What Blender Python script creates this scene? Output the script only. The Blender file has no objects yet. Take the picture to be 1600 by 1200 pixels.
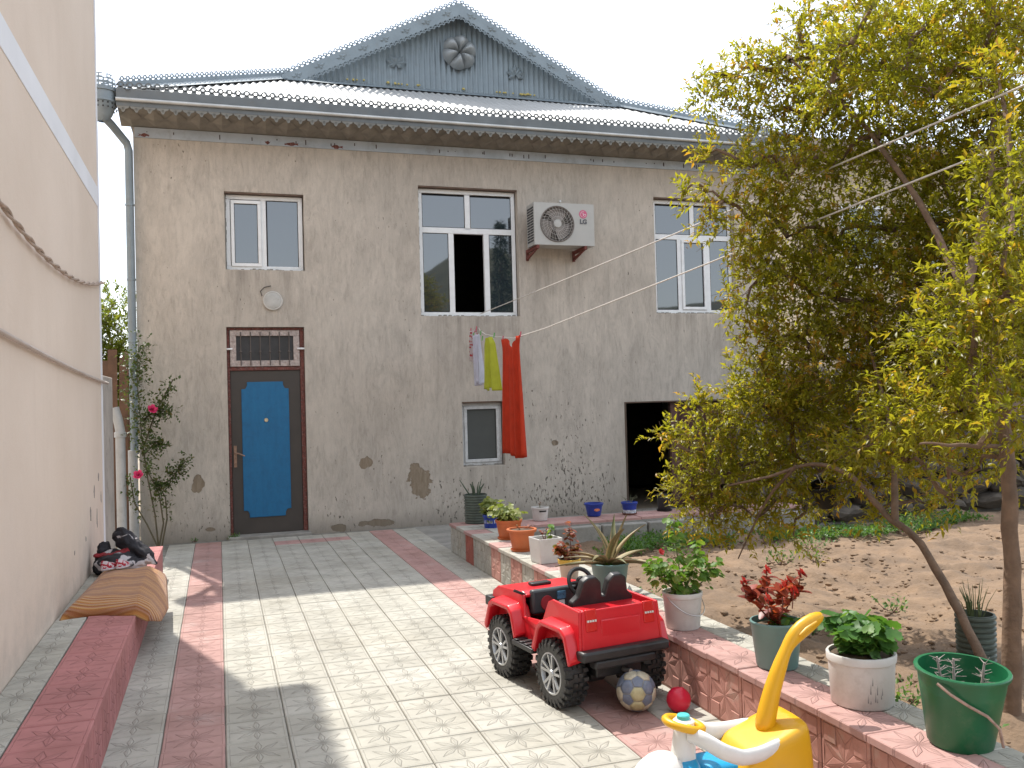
import bpy, math, random
import numpy as np
from mathutils import Vector, Matrix

random.seed(7); rng = np.random.default_rng(7)
S = bpy.context.scene
COL = S.collection
R = math.radians

# ------------------------------------------------------------------ camera, sky, sun, exposure
CAM_H = 1.65
YAW, PITCH, ROLL, FPX = R(18.16), R(0.92), R(-1.54), 1400.0
def cam_axes():
    f = Vector((math.sin(YAW)*math.cos(PITCH), math.cos(YAW)*math.cos(PITCH), math.sin(PITCH)))
    r = Vector((math.cos(YAW), -math.sin(YAW), 0)); u = r.cross(f)
    c, s = math.cos(ROLL), math.sin(ROLL)
    return c*r + s*u, -s*r + c*u, f
_r, _u, _f = cam_axes()
cam = bpy.data.cameras.new('camera'); camo = bpy.data.objects.new('camera', cam); COL.objects.link(camo)
m = Matrix((_r, _u, -_f)).transposed().to_4x4(); m.translation = (0, 0, CAM_H); camo.matrix_world = m
cam.sensor_fit = 'HORIZONTAL'; cam.sensor_width = 36.0; cam.lens = 36.0*FPX/1600.0
cam.clip_start = 0.05; cam.clip_end = 3000
S.camera = camo

SUN = Vector((-0.19, 0.592, 1.0)).normalized()          # towards the sun
w = bpy.data.worlds.new('World'); S.world = w; w.use_nodes = True
nt = w.node_tree; bg = nt.nodes['Background']
sky = nt.nodes.new('ShaderNodeTexSky'); sky.sky_type = 'NISHITA'; sky.sun_disc = False
sky.sun_elevation = math.asin(SUN.z); sky.sun_rotation = math.atan2(SUN.x, SUN.y)
sky.air_density = 1.0; sky.dust_density = 1.2; sky.ozone_density = 1.0
mxs = nt.nodes.new('ShaderNodeMix'); mxs.data_type = 'RGBA'; mxs.inputs[0].default_value = .5     # thin bright veil of high cloud
mxs.inputs[7].default_value = (9.6, 9.9, 10.2, 1); nt.links.new(sky.outputs[0], mxs.inputs[6])
nt.links.new(mxs.outputs[2], bg.inputs[0]); bg.inputs[1].default_value = 0.15
sl = bpy.data.lights.new('sun', 'SUN'); sl.energy = 3.7; sl.angle = R(0.6); sl.color = (1, .955, .88)
slo = bpy.data.objects.new('sun', sl); COL.objects.link(slo)
slo.rotation_euler = SUN.to_track_quat('Z', 'Y').to_euler(); slo.location = SUN*40
vs = S.view_settings; vs.view_transform = 'Standard'; vs.look = 'None'; vs.exposure = 0.68; vs.gamma = 1.0
vs.use_curve_mapping = False
S.cycles.max_bounces = 8; S.cycles.transparent_max_bounces = 12

# ------------------------------------------------------------------ helpers
def empty(name, loc=(0, 0, 0), rz=0.0, parent=None):
    o = bpy.data.objects.new(name, None); COL.objects.link(o)
    o.location = loc; o.rotation_euler = (0, 0, rz); o.empty_display_size = .1
    if parent: o.parent = parent
    return o
def tag(o, label=None, cat=None, group=None, kind=None):
    if label: o['label'] = label
    if cat: o['category'] = cat
    if group: o['group'] = group
    if kind: o['kind'] = kind
    return o
def link(name, me, parent=None, loc=(0, 0, 0), rot=(0, 0, 0), scale=(1, 1, 1)):
    o = bpy.data.objects.new(name, me); COL.objects.link(o)
    o.location = loc; o.rotation_euler = rot; o.scale = scale
    if parent: o.parent = parent
    return o

class MB:
    def __init__(s): s.v = []; s.f = []; s.mi = []
    def add(s, vs_, fs, mi=0):
        b = len(s.v); s.v += [tuple(p) for p in vs_]
        s.f += [tuple(i+b for i in f) for f in fs]; s.mi += [mi]*len(fs); return s
    def quad(s, a, b, c, d, mi=0): return s.add([a, b, c, d], [(0, 1, 2, 3)], mi)
    def box(s, x0, x1, y0, y1, z0, z1, mi=0):
        return s.add([(x0,y0,z0),(x1,y0,z0),(x1,y1,z0),(x0,y1,z0),(x0,y0,z1),(x1,y0,z1),(x1,y1,z1),(x0,y1,z1)],
            [(0,3,2,1),(4,5,6,7),(0,1,5,4),(1,2,6,5),(2,3,7,6),(3,0,4,7)], mi)
    def tube(s, pts, r, n=8, caps=True, mi=0, flat=1.0):
        pts = [Vector(p) for p in pts]; k = len(pts)
        rs = r if isinstance(r, (list, tuple)) else [r]*k
        vv = []; nrm = None
        for i, p in enumerate(pts):
            t = (pts[min(i+1, k-1)] - pts[max(i-1, 0)]).normalized()
            if nrm is None:
                nrm = t.orthogonal().normalized() if abs(t.z) > .9 or flat == 1.0 else t.cross(Vector((0,0,1))).normalized()
            nrm = (nrm - t*nrm.dot(t)).normalized(); bn = t.cross(nrm)
            for j in range(n):
                a = 2*math.pi*j/n
                vv.append(p + (nrm*math.cos(a) + bn*math.sin(a)*flat)*rs[i])
        ff = [(i*n+j, i*n+(j+1) % n, (i+1)*n+(j+1) % n, (i+1)*n+j) for i in range(k-1) for j in range(n)]
        if caps: ff += [tuple(range(n-1, -1, -1)), tuple((k-1)*n+j for j in range(n))]
        return s.add(vv, ff, mi)
    def lathe(s, prof, n=24, c=(0, 0, 0), axis='z', mi=0, closed=False):
        vv = []
        for (r, h) in prof:
            for j in range(n):
                a = 2*math.pi*j/n; x, y = r*math.cos(a), r*math.sin(a)
                p = {'z': (x, y, h), 'x': (h, x, y), 'y': (x, h, y)}[axis]
                vv.append((p[0]+c[0], p[1]+c[1], p[2]+c[2]))
        k = len(prof); ff = []
        for i in range(k-1):
            for j in range(n):
                q = (i*n+j, i*n+(j+1) % n, (i+1)*n+(j+1) % n, (i+1)*n+j)
                ff.append(q if axis != 'y' else q[::-1])
        return s.add(vv, ff, mi)
    def prism(s, poly, axis, a, b, mi=0):
        def P(u, v, t): return {'x': (t, u, v), 'y': (u, t, v), 'z': (u, v, t)}[axis]
        n = len(poly)
        vv = [P(u, v, a) for u, v in poly] + [P(u, v, b) for u, v in poly]
        ff = [tuple(range(n-1, -1, -1)), tuple(range(n, 2*n))] + [(i, (i+1) % n, n+(i+1) % n, n+i) for i in range(n)]
        return s.add(vv, ff, mi)
    def mesh(s, name, mats, smooth=False, fix=True):
        me = bpy.data.meshes.new(name); me.from_pydata(s.v, [], s.f)
        for mt in (mats if isinstance(mats, (list, tuple)) else [mats]): me.materials.append(mt)
        me.polygons.foreach_set('material_index', s.mi)
        if fix:
            import bmesh
            bm = bmesh.new(); bm.from_mesh(me); bmesh.ops.recalc_face_normals(bm, faces=bm.faces); bm.to_mesh(me); bm.free()
        if smooth:
            me.polygons.foreach_set('use_smooth', [True]*len(me.polygons))
            try: me.set_sharp_from_angle(angle=R(45 if smooth is True else smooth))
            except Exception: pass
        me.update(); return me
    def build(s, name, mats, parent=None, smooth=False, loc=(0,0,0), rot=(0,0,0), bevel=0, seg=2, sub=0):
        o = link(name, s.mesh(name, mats, smooth), parent, loc, rot)
        if bevel:
            b = o.modifiers.new('bevel', 'BEVEL'); b.width = bevel; b.segments = seg; b.limit_method = 'ANGLE'; b.angle_limit = R(30)
            o.data.polygons.foreach_set('use_smooth', [True]*len(o.data.polygons))
            try: o.data.set_sharp_from_angle(angle=R(50))
            except Exception: pass
        if sub:
            b = o.modifiers.new('sub', 'SUBSURF'); b.levels = sub; b.render_levels = sub
            o.data.polygons.foreach_set('use_smooth', [True]*len(o.data.polygons))
        return o

# ------------------------------------------------------------------ materials
class NB:
    def __init__(s, name):
        s.m = bpy.data.materials.new(name); s.m.use_nodes = True
        s.t = s.m.node_tree; s.b = s.t.nodes['Principled BSDF']; s.out = s.t.nodes['Material Output']
    def n(s, typ, **k):
        nd = s.t.nodes.new(typ)
        for a, v in k.items(): setattr(nd, a, v)
        return nd
    def l(s, a, b): s.t.links.new(a, b)
    def setin(s, sock, v):
        if hasattr(v, 'is_output') or isinstance(v, bpy.types.NodeSocket): s.l(v, sock)
        else: sock.default_value = v
    def math(s, op, a, b=0.0, c=None, clamp=False):
        nd = s.n('ShaderNodeMath', operation=op); nd.use_clamp = clamp
        s.setin(nd.inputs[0], a); s.setin(nd.inputs[1], b)
        if c is not None: s.setin(nd.inputs[2], c)
        return nd.outputs[0]
    def mix(s, f, a, b, mode='MIX'):
        nd = s.n('ShaderNodeMix', data_type='RGBA', blend_type=mode)
        s.setin(nd.inputs[0], f); s.setin(nd.inputs[6], a if not isinstance(a, tuple) else (*a[:3], 1)); s.setin(nd.inputs[7], b if not isinstance(b, tuple) else (*b[:3], 1))
        return nd.outputs[2]
    def ramp(s, v, lo, hi, a=0.0, b=1.0):
        nd = s.n('ShaderNodeMapRange'); nd.clamp = True
        s.setin(nd.inputs[0], v); nd.inputs[1].default_value = lo; nd.inputs[2].default_value = hi
        nd.inputs[3].default_value = a; nd.inputs[4].default_value = b
        return nd.outputs[0]
    def coord(s, kind='Object'): return s.n('ShaderNodeTexCoord').outputs[kind]
    def mapping(s, v, sc=(1, 1, 1), rot=(0, 0, 0), loc=(0, 0, 0)):
        nd = s.n('ShaderNodeMapping'); s.l(v, nd.inputs[0])
        nd.inputs['Scale'].default_value = sc; nd.inputs['Rotation'].default_value = rot; nd.inputs['Location'].default_value = loc
        return nd.outputs[0]
    def noise(s, v, sc=5, det=4, rough=.55, dist=0):
        nd = s.n('ShaderNodeTexNoise'); s.l(v, nd.inputs['Vector'])
        nd.inputs['Scale'].default_value = sc; nd.inputs['Detail'].default_value = det
        nd.inputs['Roughness'].default_value = rough; nd.inputs['Distortion'].default_value = dist
        return nd.outputs[0]
    def bump(s, h, strength=.3, dist=.01, normal=None):
        nd = s.n('ShaderNodeBump'); nd.inputs['Strength'].default_value = strength; nd.inputs['Distance'].default_value = dist
        s.l(h, nd.inputs['Height'])
        if normal is not None: s.l(normal, nd.inputs['Normal'])
        return nd.outputs[0]
    def rnd(s): return s.n('ShaderNodeObjectInfo').outputs['Random']
    def base(s, v): s.setin(s.b.inputs['Base Color'], v if not isinstance(v, tuple) else (*v[:3], 1)); return s
    def set(s, **k):
        for a, v in k.items(): s.setin(s.b.inputs[a.replace('_', ' ')], v)
        return s

def sc3(c, k): return tuple(x*k for x in c)
MATS = {}
def mat(name, col, rough=.6, metal=0.0, amt=.15, sc=6.0, bump=.0, bsc=60.0, spec=.5, dirt=None, coat=0.0):
    if name in MATS: return MATS[name]
    q = NB(name); co = q.coord()
    nz = q.noise(co, sc, 5)
    c = q.mix(q.ramp(nz, .3, .7), sc3(col, 1-amt), sc3(col, 1+amt))
    if dirt:
        dn = q.noise(co, sc*2.3, 6, .7)
        c = q.mix(q.ramp(dn, .52, .75, 0, dirt[1]), c, dirt[0])
    q.base(c).set(Roughness=q.ramp(nz, .2, .8, rough*.85, min(1, rough*1.15)), Metallic=metal)
    q.b.inputs['Specular IOR Level'].default_value = spec
    if coat: q.b.inputs['Coat Weight'].default_value = coat
    if bump: q.set(Normal=q.bump(q.noise(co, bsc, 5), bump, .01))
    MATS[name] = q.m; return q.m

def tile_mat(name, col, dirtcol, L=.118, wmax=.017, t0=.45, frame=.132, lw=.0032, strength=.75, squares=False, stain=None):
    q = NB(name); co = q.coord(); sp = q.n('ShaderNodeSeparateXYZ'); q.l(co, sp.inputs[0]); x, y = sp.outputs[0], sp.outputs[1]
    wob = q.noise(co, 18, 2)
    wb = q.math('MULTIPLY', q.math('SUBTRACT', wob, .5), .004)
    x = q.math('ADD', x, wb); y = q.math('ADD', y, wb)
    r = q.math('SQRT', q.math('ADD', q.math('MULTIPLY', x, x), q.math('MULTIPLY', y, y)))
    an = q.math('PINGPONG', q.math('ADD', q.math('ARCTAN2', y, x), math.pi*2), math.pi/8)
    ax = q.math('MULTIPLY', r, q.math('COSINE', an)); la = q.math('MULTIPLY', r, q.math('SINE', an))
    wd = q.math('MINIMUM', q.math('MULTIPLY', ax, wmax/(t0*L)), q.math('MULTIPLY', q.math('SUBTRACT', L, ax), wmax/(L*(1-t0))))
    wd = q.math('MAXIMUM', wd, 0.0)
    inside = q.math('LESS_THAN', ax, L)
    d = q.math('ABSOLUTE', q.math('SUBTRACT', la, wd))
    line = q.math('MULTIPLY', q.ramp(d, 0, lw, 1, 0), inside)
    rid = q.math('MULTIPLY', q.math('MULTIPLY', q.ramp(la, 0, lw*.7, .6, 0), inside), q.math('GREATER_THAN', ax, .008))
    line = q.math('MAXIMUM', line, rid)
    mx = q.math('MAXIMUM', q.math('ABSOLUTE', x), q.math('ABSOLUTE', y))
    fr = q.ramp(q.math('ABSOLUTE', q.math('SUBTRACT', mx, frame)), 0, lw*.8, .55, 0)
    line = q.math('MAXIMUM', line, fr)
    if squares:
        ux = q.math('ABSOLUTE', q.math('SUBTRACT', q.math('ABSOLUTE', x), .095)); uy = q.math('ABSOLUTE', q.math('SUBTRACT', q.math('ABSOLUTE', y), .095))
        sqd = q.math('ABSOLUTE', q.math('SUBTRACT', q.math('MAXIMUM', ux, uy), .031))
        line = q.math('MAXIMUM', line, q.ramp(sqd, 0, lw, 1, 0))
    # raised petals: height inside the petal outline falls off from the mid rib
    pet = q.math('MULTIPLY', q.ramp(q.math('SUBTRACT', wd, la), 0, wmax, 0, 1), inside)
    wn = q.noise(q.n('ShaderNodeNewGeometry').outputs['Position'], 2.3, 6, .65)
    wn2 = q.noise(q.n('ShaderNodeNewGeometry').outputs['Position'], 14, 5, .7)
    rr = q.rnd()
    c = q.mix(q.ramp(wn, .35, .65), sc3(col, .86), sc3(col, 1.08))
    c = q.mix(q.ramp(rr, 0, 1, 0, .6), c, q.mix(1.0, c, (.82, .81, .78), 'MULTIPLY')); c = q.mix(q.ramp(q.noise(q.n('ShaderNodeNewGeometry').outputs['Position'], .9, 7, .72), .48, .66, 0, .5), c, q.mix(1.0, c, (.74, .71, .66), 'MULTIPLY'))
    c = q.mix(q.ramp(wn2, .55, .8, 0, .5), c, sc3(dirtcol, 1.25))
    if stain: c = q.mix(q.ramp(q.noise(q.n('ShaderNodeNewGeometry').outputs['Position'], 3.1, 5, .7), .55, .72, 0, .55), c, stain)
    c = q.mix(q.math('MULTIPLY', line, q.ramp(wn2, .3, .6, strength*.45, strength)), c, dirtcol)
    q.base(c).set(Roughness=.82)
    q.b.inputs['Specular IOR Level'].default_value = .3
    h = q.math('SUBTRACT', q.math('MULTIPLY', pet, .9), q.math('MULTIPLY', line, .8))
    h = q.math('ADD', h, q.math('MULTIPLY', wn2, .25))
    q.set(Normal=q.bump(h, .7, .007))
    return q.m

def glass_mat(name, tint=(.020, .029, .038), ior=2.1):
    q = NB(name); co = q.coord()
    q.base(tint).set(Roughness=.02, IOR=ior)
    q.b.inputs['Specular IOR Level'].default_value = .6
    q.set(Normal=q.bump(q.noise(co, 1.6, 2), .02, .02))
    return q.m

def leaf_mat(name, a, b, c_, trans=.45, rough=.45, attr=True):
    q = NB(name)
    if attr:
        an = q.n('ShaderNodeAttribute'); an.attribute_name = 'rnd'; v = an.outputs['Fac']
    else: v = q.rnd()
    c1 = q.mix(q.ramp(v, 0, .55), a, b); c1 = q.mix(q.ramp(v, .72, 1), c1, c_)
    nz = q.noise(q.coord(), 30, 3); c1 = q.mix(q.ramp(nz, .3, .7, 0, .35), c1, q.mix(1.0, c1, (.7, .75, .6), 'MULTIPLY'))
    q.base(c1).set(Roughness=rough); q.b.inputs['Specular IOR Level'].default_value = .45
    tr = q.n('ShaderNodeBsdfTranslucent'); q.l(q.mix(1.0, c1, (1.5, 1.45, .7), 'MULTIPLY'), tr.inputs[0])
    ms = q.n('ShaderNodeMixShader'); ms.inputs[0].default_value = trans
    q.l(q.b.outputs[0], ms.inputs[1]); q.l(tr.outputs[0], ms.inputs[2]); q.l(ms.outputs[0], q.out.inputs[0])
    return q.m

def plaster_mat(name, col, streak):
    q = NB(name); p = q.n('ShaderNodeNewGeometry').outputs['Position']
    sp = q.n('ShaderNodeSeparateXYZ'); q.l(p, sp.inputs[0]); z = sp.outputs[2]; px_ = sp.outputs[0]
    big = q.noise(p, .5, 5, .6)
    st = q.noise(q.mapping(p, (2.6, 2.6, 1.0), (0, R(24), 0)), 1.7, 8, .74, .8)
    fine = q.noise(q.mapping(p, (9, 9, 2.2), (0, R(16), 0)), 2.6, 8, .72, .6)
    drip = q.noise(q.mapping(p, (5.5, 5.5, .25)), 1.6, 4, .6)
    grain = q.noise(p, 70, 4, .7)
    c = q.mix(q.ramp(big, .35, .65), sc3(col, .90), sc3(col, 1.08))
    c = q.mix(q.ramp(st, .40, .66, 0, .75), c, streak)
    c = q.mix(q.ramp(fine, .49, .72, 0, .6), c, sc3(streak, .74))
    c = q.mix(q.ramp(fine, .30, .42, .45, 0), c, sc3(col, 1.22))
    c = q.mix(q.ramp(drip, .55, .75, 0, .30), c, sc3(streak, .8))
    c = q.mix(q.ramp(q.noise(p, 1.3, 5), .5, .7, 0, .35), c, sc3(col, 1.18))
    c = q.mix(q.ramp(z, .3, 3.6, .55, 0), c, q.mix(1.0, c, (.86, .90, .92), 'MULTIPLY'))       # greyer towards the foot
    c = q.mix(q.ramp(grain, .35, .65, 0, .25), c, q.mix(1.0, c, (.7, .7, .7), 'MULTIPLY'))
    h = q.math('ADD', q.math('MULTIPLY', fine, .9), q.math('MULTIPLY', grain, .22))
    # short dark slanting gouges: a cluster right of the small window, a few more low down
    dn = q.noise(q.mapping(p, (36, 36, 15), (0, R(32), 0)), 1.0, 3, .6)
    reg = q.noise(p, 1.1, 4, .6)
    dx = q.math('MULTIPLY', q.math('SUBTRACT', px_, 4.55), .9); dz = q.math('SUBTRACT', z, .75)
    clus = q.ramp(q.math('SQRT', q.math('ADD', q.math('MULTIPLY', dx, dx), q.math('MULTIPLY', dz, dz))), .1, 1.15, .115, 0)
    low = q.ramp(z, .15, 1.15, .085, 0)
    th = q.math('ADD', q.math('ADD', dn, low), q.math('ADD', clus, q.math('MULTIPLY', q.math('SUBTRACT', reg, .5), .42)))
    gm = q.ramp(th, .735, .765)
    c = q.mix(q.math('MULTIPLY', gm, .82), c, (.08, .072, .058))
    pn = q.noise(q.mapping(p, (1.2, 1.2, 1.0)), 2.1, 4, .5, .4)
    pe = q.math('MULTIPLY', q.math('SUBTRACT', q.noise(p, 6.5, 4, .6), .5), 1.5); pm = 0.0
    for (cx_, cz_, ra, rb2) in [(2.51, 0.58, 0.2, 0.3), (1.8, 0.87, 0.1, 0.11), (-0.26, 0.69, 0.1, 0.15), (4.45, 1.01, 0.07, 0.05), (1.94, 0.07, 0.3, 0.06), (1.44, 0.05, 0.16, 0.07), (-0.12, 0.13, 0.1, 0.04)]:      # places where the finish coat has come off
        ex = q.math('DIVIDE', q.math('SUBTRACT', px_, cx_), ra); ez = q.math('DIVIDE', q.math('SUBTRACT', z, cz_), rb2)
        rr = q.math('ADD', q.math('SQRT', q.math('ADD', q.math('MULTIPLY', ex, ex), q.math('MULTIPLY', ez, ez))), pe)
        pm = q.math('MAXIMUM', pm, q.ramp(rr, .72, .76, 1, 0))
    c = q.mix(pm, c, q.mix(q.ramp(fine, .4, .7), (.22, .175, .125), (.31, .255, .19)))
    for (cx_, cz_, ra, hh) in ((3.3, 2.78, .75, .9), (.6, 3.355, .5, .7), (6.75, 2.83, .7, .9), (4.5, 3.6, .42, 1.1), (3.42, .745, .32, .5)):   # dirty runs below sills and the cooling unit
        ex = q.ramp(q.math('ABSOLUTE', q.math('SUBTRACT', px_, cx_)), ra*.75, ra, 1, 0); dz2 = q.math('SUBTRACT', cz_, z)
        ez = q.math('MULTIPLY', q.ramp(dz2, 0, .02, 0, 1), q.ramp(dz2, .02, hh, 1, 0)); c = q.mix(q.math('MULTIPLY', q.math('MULTIPLY', ex, ez), q.ramp(drip, .42, .66, 0, .6)), c, sc3(streak, .55))
    base_d = q.ramp(q.math('ADD', q.math('MULTIPLY', st, .25), z), .1, .38, .6, 0)
    c = q.mix(base_d, c, (.16, .145, .12))
    h = q.math('SUBTRACT', h, q.math('ADD', q.math('MULTIPLY', gm, .9), q.math('MULTIPLY', pm, 1.2)))
    q.base(c).set(Roughness=.93); q.b.inputs['Specular IOR Level'].default_value = .2
    q.set(Normal=q.bump(h, .75, .013))
    return q.m

def star_mat(name, col, dirtcol, strength=.8, stain=None):
    """eight-rhombus star tile: dirt sits in the grooves between the cast facets"""
    q = NB(name); co = q.coord(); sp = q.n('ShaderNodeSeparateXYZ'); q.l(co, sp.inputs[0])
    ax, ay = q.math('ABSOLUTE', sp.outputs[0]), q.math('ABSOLUTE', sp.outputs[1]); x, y = q.math('MAXIMUM', ax, ay), q.math('MINIMUM', ax, ay)
    a, b = .0764, .054
    far = lambda cond: q.math('MULTIPLY', cond, 1.0)
    d1 = q.math('ADD', y, q.math('GREATER_THAN', x, a)); d2 = q.math('ADD', q.math('MULTIPLY', q.math('SUBTRACT', x, y), .707), q.math('GREATER_THAN', x, b))
    d3 = q.math('ADD', q.math('ABSOLUTE', q.math('SUBTRACT', y, b)), q.math('LESS_THAN', x, b)); d4 = q.math('ADD', q.math('MULTIPLY', q.math('ABSOLUTE', q.math('SUBTRACT', q.math('SUBTRACT', x, a), y)), .707), q.math('LESS_THAN', x, a))
    d5 = q.math('ADD', q.math('MULTIPLY', q.math('ABSOLUTE', q.math('SUBTRACT', y, q.math('MULTIPLY', x, .4142))), .92), .0008); d6 = q.math('ABSOLUTE', q.math('SUBTRACT', x, .1305))
    d = q.math('MINIMUM', q.math('MINIMUM', q.math('MINIMUM', d1, d2), q.math('MINIMUM', d3, d4)), q.math('MINIMUM', d5, d6))
    wp_ = q.n('ShaderNodeNewGeometry').outputs['Position']; wn = q.noise(wp_, 2.6, 6, .65); wn2 = q.noise(wp_, 17, 6, .72)
    line = q.ramp(q.math('ADD', d, q.math('MULTIPLY', q.math('SUBTRACT', wn2, .5), .003)), .0002, .0030, 1, 0)
    c = q.mix(q.ramp(wn, .35, .65), sc3(col, .85), sc3(col, 1.1)); c = q.mix(q.ramp(q.rnd(), 0, 1, 0, .6), c, q.mix(1.0, c, (.82, .80, .78), 'MULTIPLY'))
    c = q.mix(q.ramp(wn2, .52, .75, 0, .55), c, sc3(dirtcol, 1.6))
    if stain: c = q.mix(q.ramp(q.noise(wp_, 5.0, 6, .75), .53, .68, 0, .7), c, stain)
    c = q.mix(q.math('MULTIPLY', line, q.ramp(wn2, .3, .6, strength*.5, strength)), c, dirtcol)
    q.base(c).set(Roughness=.85, Normal=q.bump(q.math('SUBTRACT', q.math('MULTIPLY', wn2, .4), line), .4, .004)); q.b.inputs['Specular IOR Level'].default_value = .3
    return q.m

# ------------------------------------------------------------------ palette
M_white_tile = tile_mat('white_tile', (.44, .425, .375), (.15, .145, .125), strength=.42, L=.134, wmax=.0165, t0=.52, lw=.0027)
M_pink_tile = tile_mat('pink_tile', (.45, .275, .25), (.20, .10, .09), L=.134, wmax=.0165, t0=.52, lw=.0027, strength=.45, stain=(.46, .37, .34))
M_face_pink = star_mat('pink_star_tile', (.50, .26, .215), (.19, .09, .07), .65, (.46, .36, .30))
M_face_white = star_mat('white_star_tile', (.42, .41, .36), (.17, .15, .12), .8, (.33, .29, .22))
M_face_red = star_mat('red_star_tile', (.36, .115, .085), (.13, .05, .04), .6, None)
M_bench_pink = tile_mat('bench_pink_tile', (.45, .195, .19), (.18, .07, .07), L=.126, wmax=.022, strength=.5)
M_grout = mat('grout', (.20, .19, .165), .95, amt=.3, sc=9, bump=.5)
M_concrete = mat('concrete', (.27, .26, .235), .95, amt=.25, sc=4, bump=.5, bsc=40, dirt=((.13, .12, .10), .6))
M_plaster = plaster_mat('house_plaster', (.56, .497, .425), (.40, .355, .305))
M_upvc = mat('white_upvc', (.78, .79, .79), .35, amt=.05, dirt=((.45, .43, .40), .25))
M_pvc = mat('dull_pvc', (.42, .425, .42), .5, amt=.1, dirt=((.25, .24, .22), .5))
M_glass = glass_mat('window_glass')
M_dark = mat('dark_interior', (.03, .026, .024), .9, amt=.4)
M_tin = mat('blue_grey_tin', (.22, .26, .285), .5, .35, amt=.14, sc=3, dirt=((.16, .15, .14), .35), bump=.08, bsc=14)
M_tin_dark = mat('weathered_tin', (.15, .165, .172), .6, .25, amt=.2, sc=3, dirt=((.15, .13, .10), .4), bump=.1, bsc=18)
M_roof = mat('galvanised_sheet', (.42, .42, .41), .5, .35, amt=.1, sc=1.2, dirt=((.42, .40, .36), .4))
M_frieze = mat('pressed_tin_frieze', (.215, .195, .165), .65, .2, amt=.22, sc=7, bump=.7, bsc=7)
M_flash = mat('flashing', (.42, .455, .49), .5, .3, amt=.18, sc=2.4, dirt=((.17, .15, .14), .5), bump=.1, bsc=8)
M_rust = mat('rusty_red_paint', (.14, .042, .032), .8, amt=.5, sc=22, bump=.3, dirt=((.36, .30, .27), .8))
M_flake = mat('flaking_white_paint', (.42, .36, .33), .8, amt=.3, sc=30, bump=.3, dirt=((.20, .06, .045), .95))
M_door = mat('brown_door_leaf', (.052, .043, .036), .55, amt=.15, sc=5)
q = NB('blue_door_panel'); _o = q.coord(); _n = q.noise(q.mapping(_o, (6, 6, 1.5)), 2.2, 6, .7); _w = q.noise(_o, 26, 5, .75)
_c = q.mix(q.ramp(_n, .3, .7), (.002, .105, .245), (.004, .135, .30)); _c = q.mix(q.ramp(_w, .64, .72, 0, .55), _c, (.05, .17, .28)); _c = q.mix(q.math('MULTIPLY', q.ramp(q.noise(_o, 9, 6, .8), .5, .7), .35), _c, (.006, .06, .14))
q.base(_c).set(Roughness=q.ramp(_w, .3, .7, .4, .65), Normal=q.bump(_n, .12, .02)); M_blue = q.m
M_steel = mat('steel', (.45, .44, .42), .35, .9, amt=.1)
M_maroon = mat('maroon_door', (.075, .025, .02), .7, amt=.3, sc=5)
M_foam = mat('sealant_foam', (.50, .40, .13), .9, amt=.2, sc=30)
q = NB('cream_stucco'); _p = q.n('ShaderNodeNewGeometry').outputs['Position']; _s = q.n('ShaderNodeSeparateXYZ'); q.l(_p, _s.inputs[0])
_a = q.noise(_p, .8, 6, .6); _b = q.noise(q.mapping(_p, (1, 3.0, .5)), 1.4, 6, .65); _g = q.noise(_p, 120, 3, .6); _t = q.noise(_p, 7, 5, .6, .8)
_c = q.mix(q.ramp(_a, .35, .65), (.67, .56, .465), (.72, .61, .515)); _c = q.mix(q.ramp(_b, .55, .75, 0, .35), _c, (.62, .515, .43)); _c = q.mix(q.ramp(_t, .55, .75, 0, .25), _c, (.69, .60, .525))
_c = q.mix(q.math('MULTIPLY', q.ramp(_s.outputs[2], .30, .95, 1, 0), q.ramp(q.noise(_p, 4.5, 7, .75), .42, .62, .05, .45)), _c, (.42, .37, .315))       # splash dirt above the bench
q.base(_c).set(Roughness=.92, Normal=q.bump(q.math('ADD', q.math('MULTIPLY', _g, .35), _t), .25, .012)); q.b.inputs['Specular IOR Level'].default_value = .2; M_stucco = q.m
M_trim = mat('white_trim_paint', (.74, .745, .77), .8, amt=.05, sc=2)
M_soil = mat('garden_soil', (.19, .126, .078), .98, amt=.3, sc=3.2, bump=1.0, bsc=38, dirt=((.105, .07, .045), .75))
M_bark = mat('bark', (.17, .115, .08), .9, amt=.35, sc=14, bump=.9, bsc=28)
M_bark_light = mat('pale_bark', (.17, .108, .07), .9, amt=.3, sc=12, bump=.8, bsc=26)
M_twig = mat('twig', (.16, .10, .07), .8, amt=.3, sc=14)

# ------------------------------------------------------------------ ground
g = MB(); g.quad((-400, -400, -.045), (400, -400, -.045), (400, 400, -.045), (-400, 400, -.045))
tag(g.build('ground', mat('bare_earth', (.26, .21, .15), .95, amt=.25, sc=.4, bump=.4, bsc=6)), kind='structure')

# courtyard paving: a mortar bed with single tiles laid on it
T = .30
court = MB().box(-1.03, 2.40, -1.5, 11.7, -.04, -.012).build('courtyard_paving', M_grout); tag(court, kind='structure')
tag(MB().box(2.402, 8.3, 9.502, 11.7, -.05, -.014).build('back_path', M_concrete), kind='structure')
def tile_mesh(name, m_, w_=.2945, d_=.2945, h=.03):
    a, b, e = w_/2, d_/2, .004
    mb = MB()
    mb.add([(-a,-b,-h),(a,-b,-h),(a,b,-h),(-a,b,-h),(-a,-b,-e),(a,-b,-e),(a,b,-e),(-a,b,-e),(-a+e,-b+e,0),(a-e,-b+e,0),(a-e,b-e,0),(-a+e,b-e,0)],
        [(0,1,5,4),(1,2,6,5),(2,3,7,6),(3,0,4,7),(4,5,9,8),(5,6,10,9),(6,7,11,10),(7,4,8,11),(8,9,10,11)])
    return mb.mesh(name, m_)
TW, TP = tile_mesh('tile_white', M_white_tile), tile_mesh('tile_pink', M_pink_tile)
Y0 = 4.025
near = MB()
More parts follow.
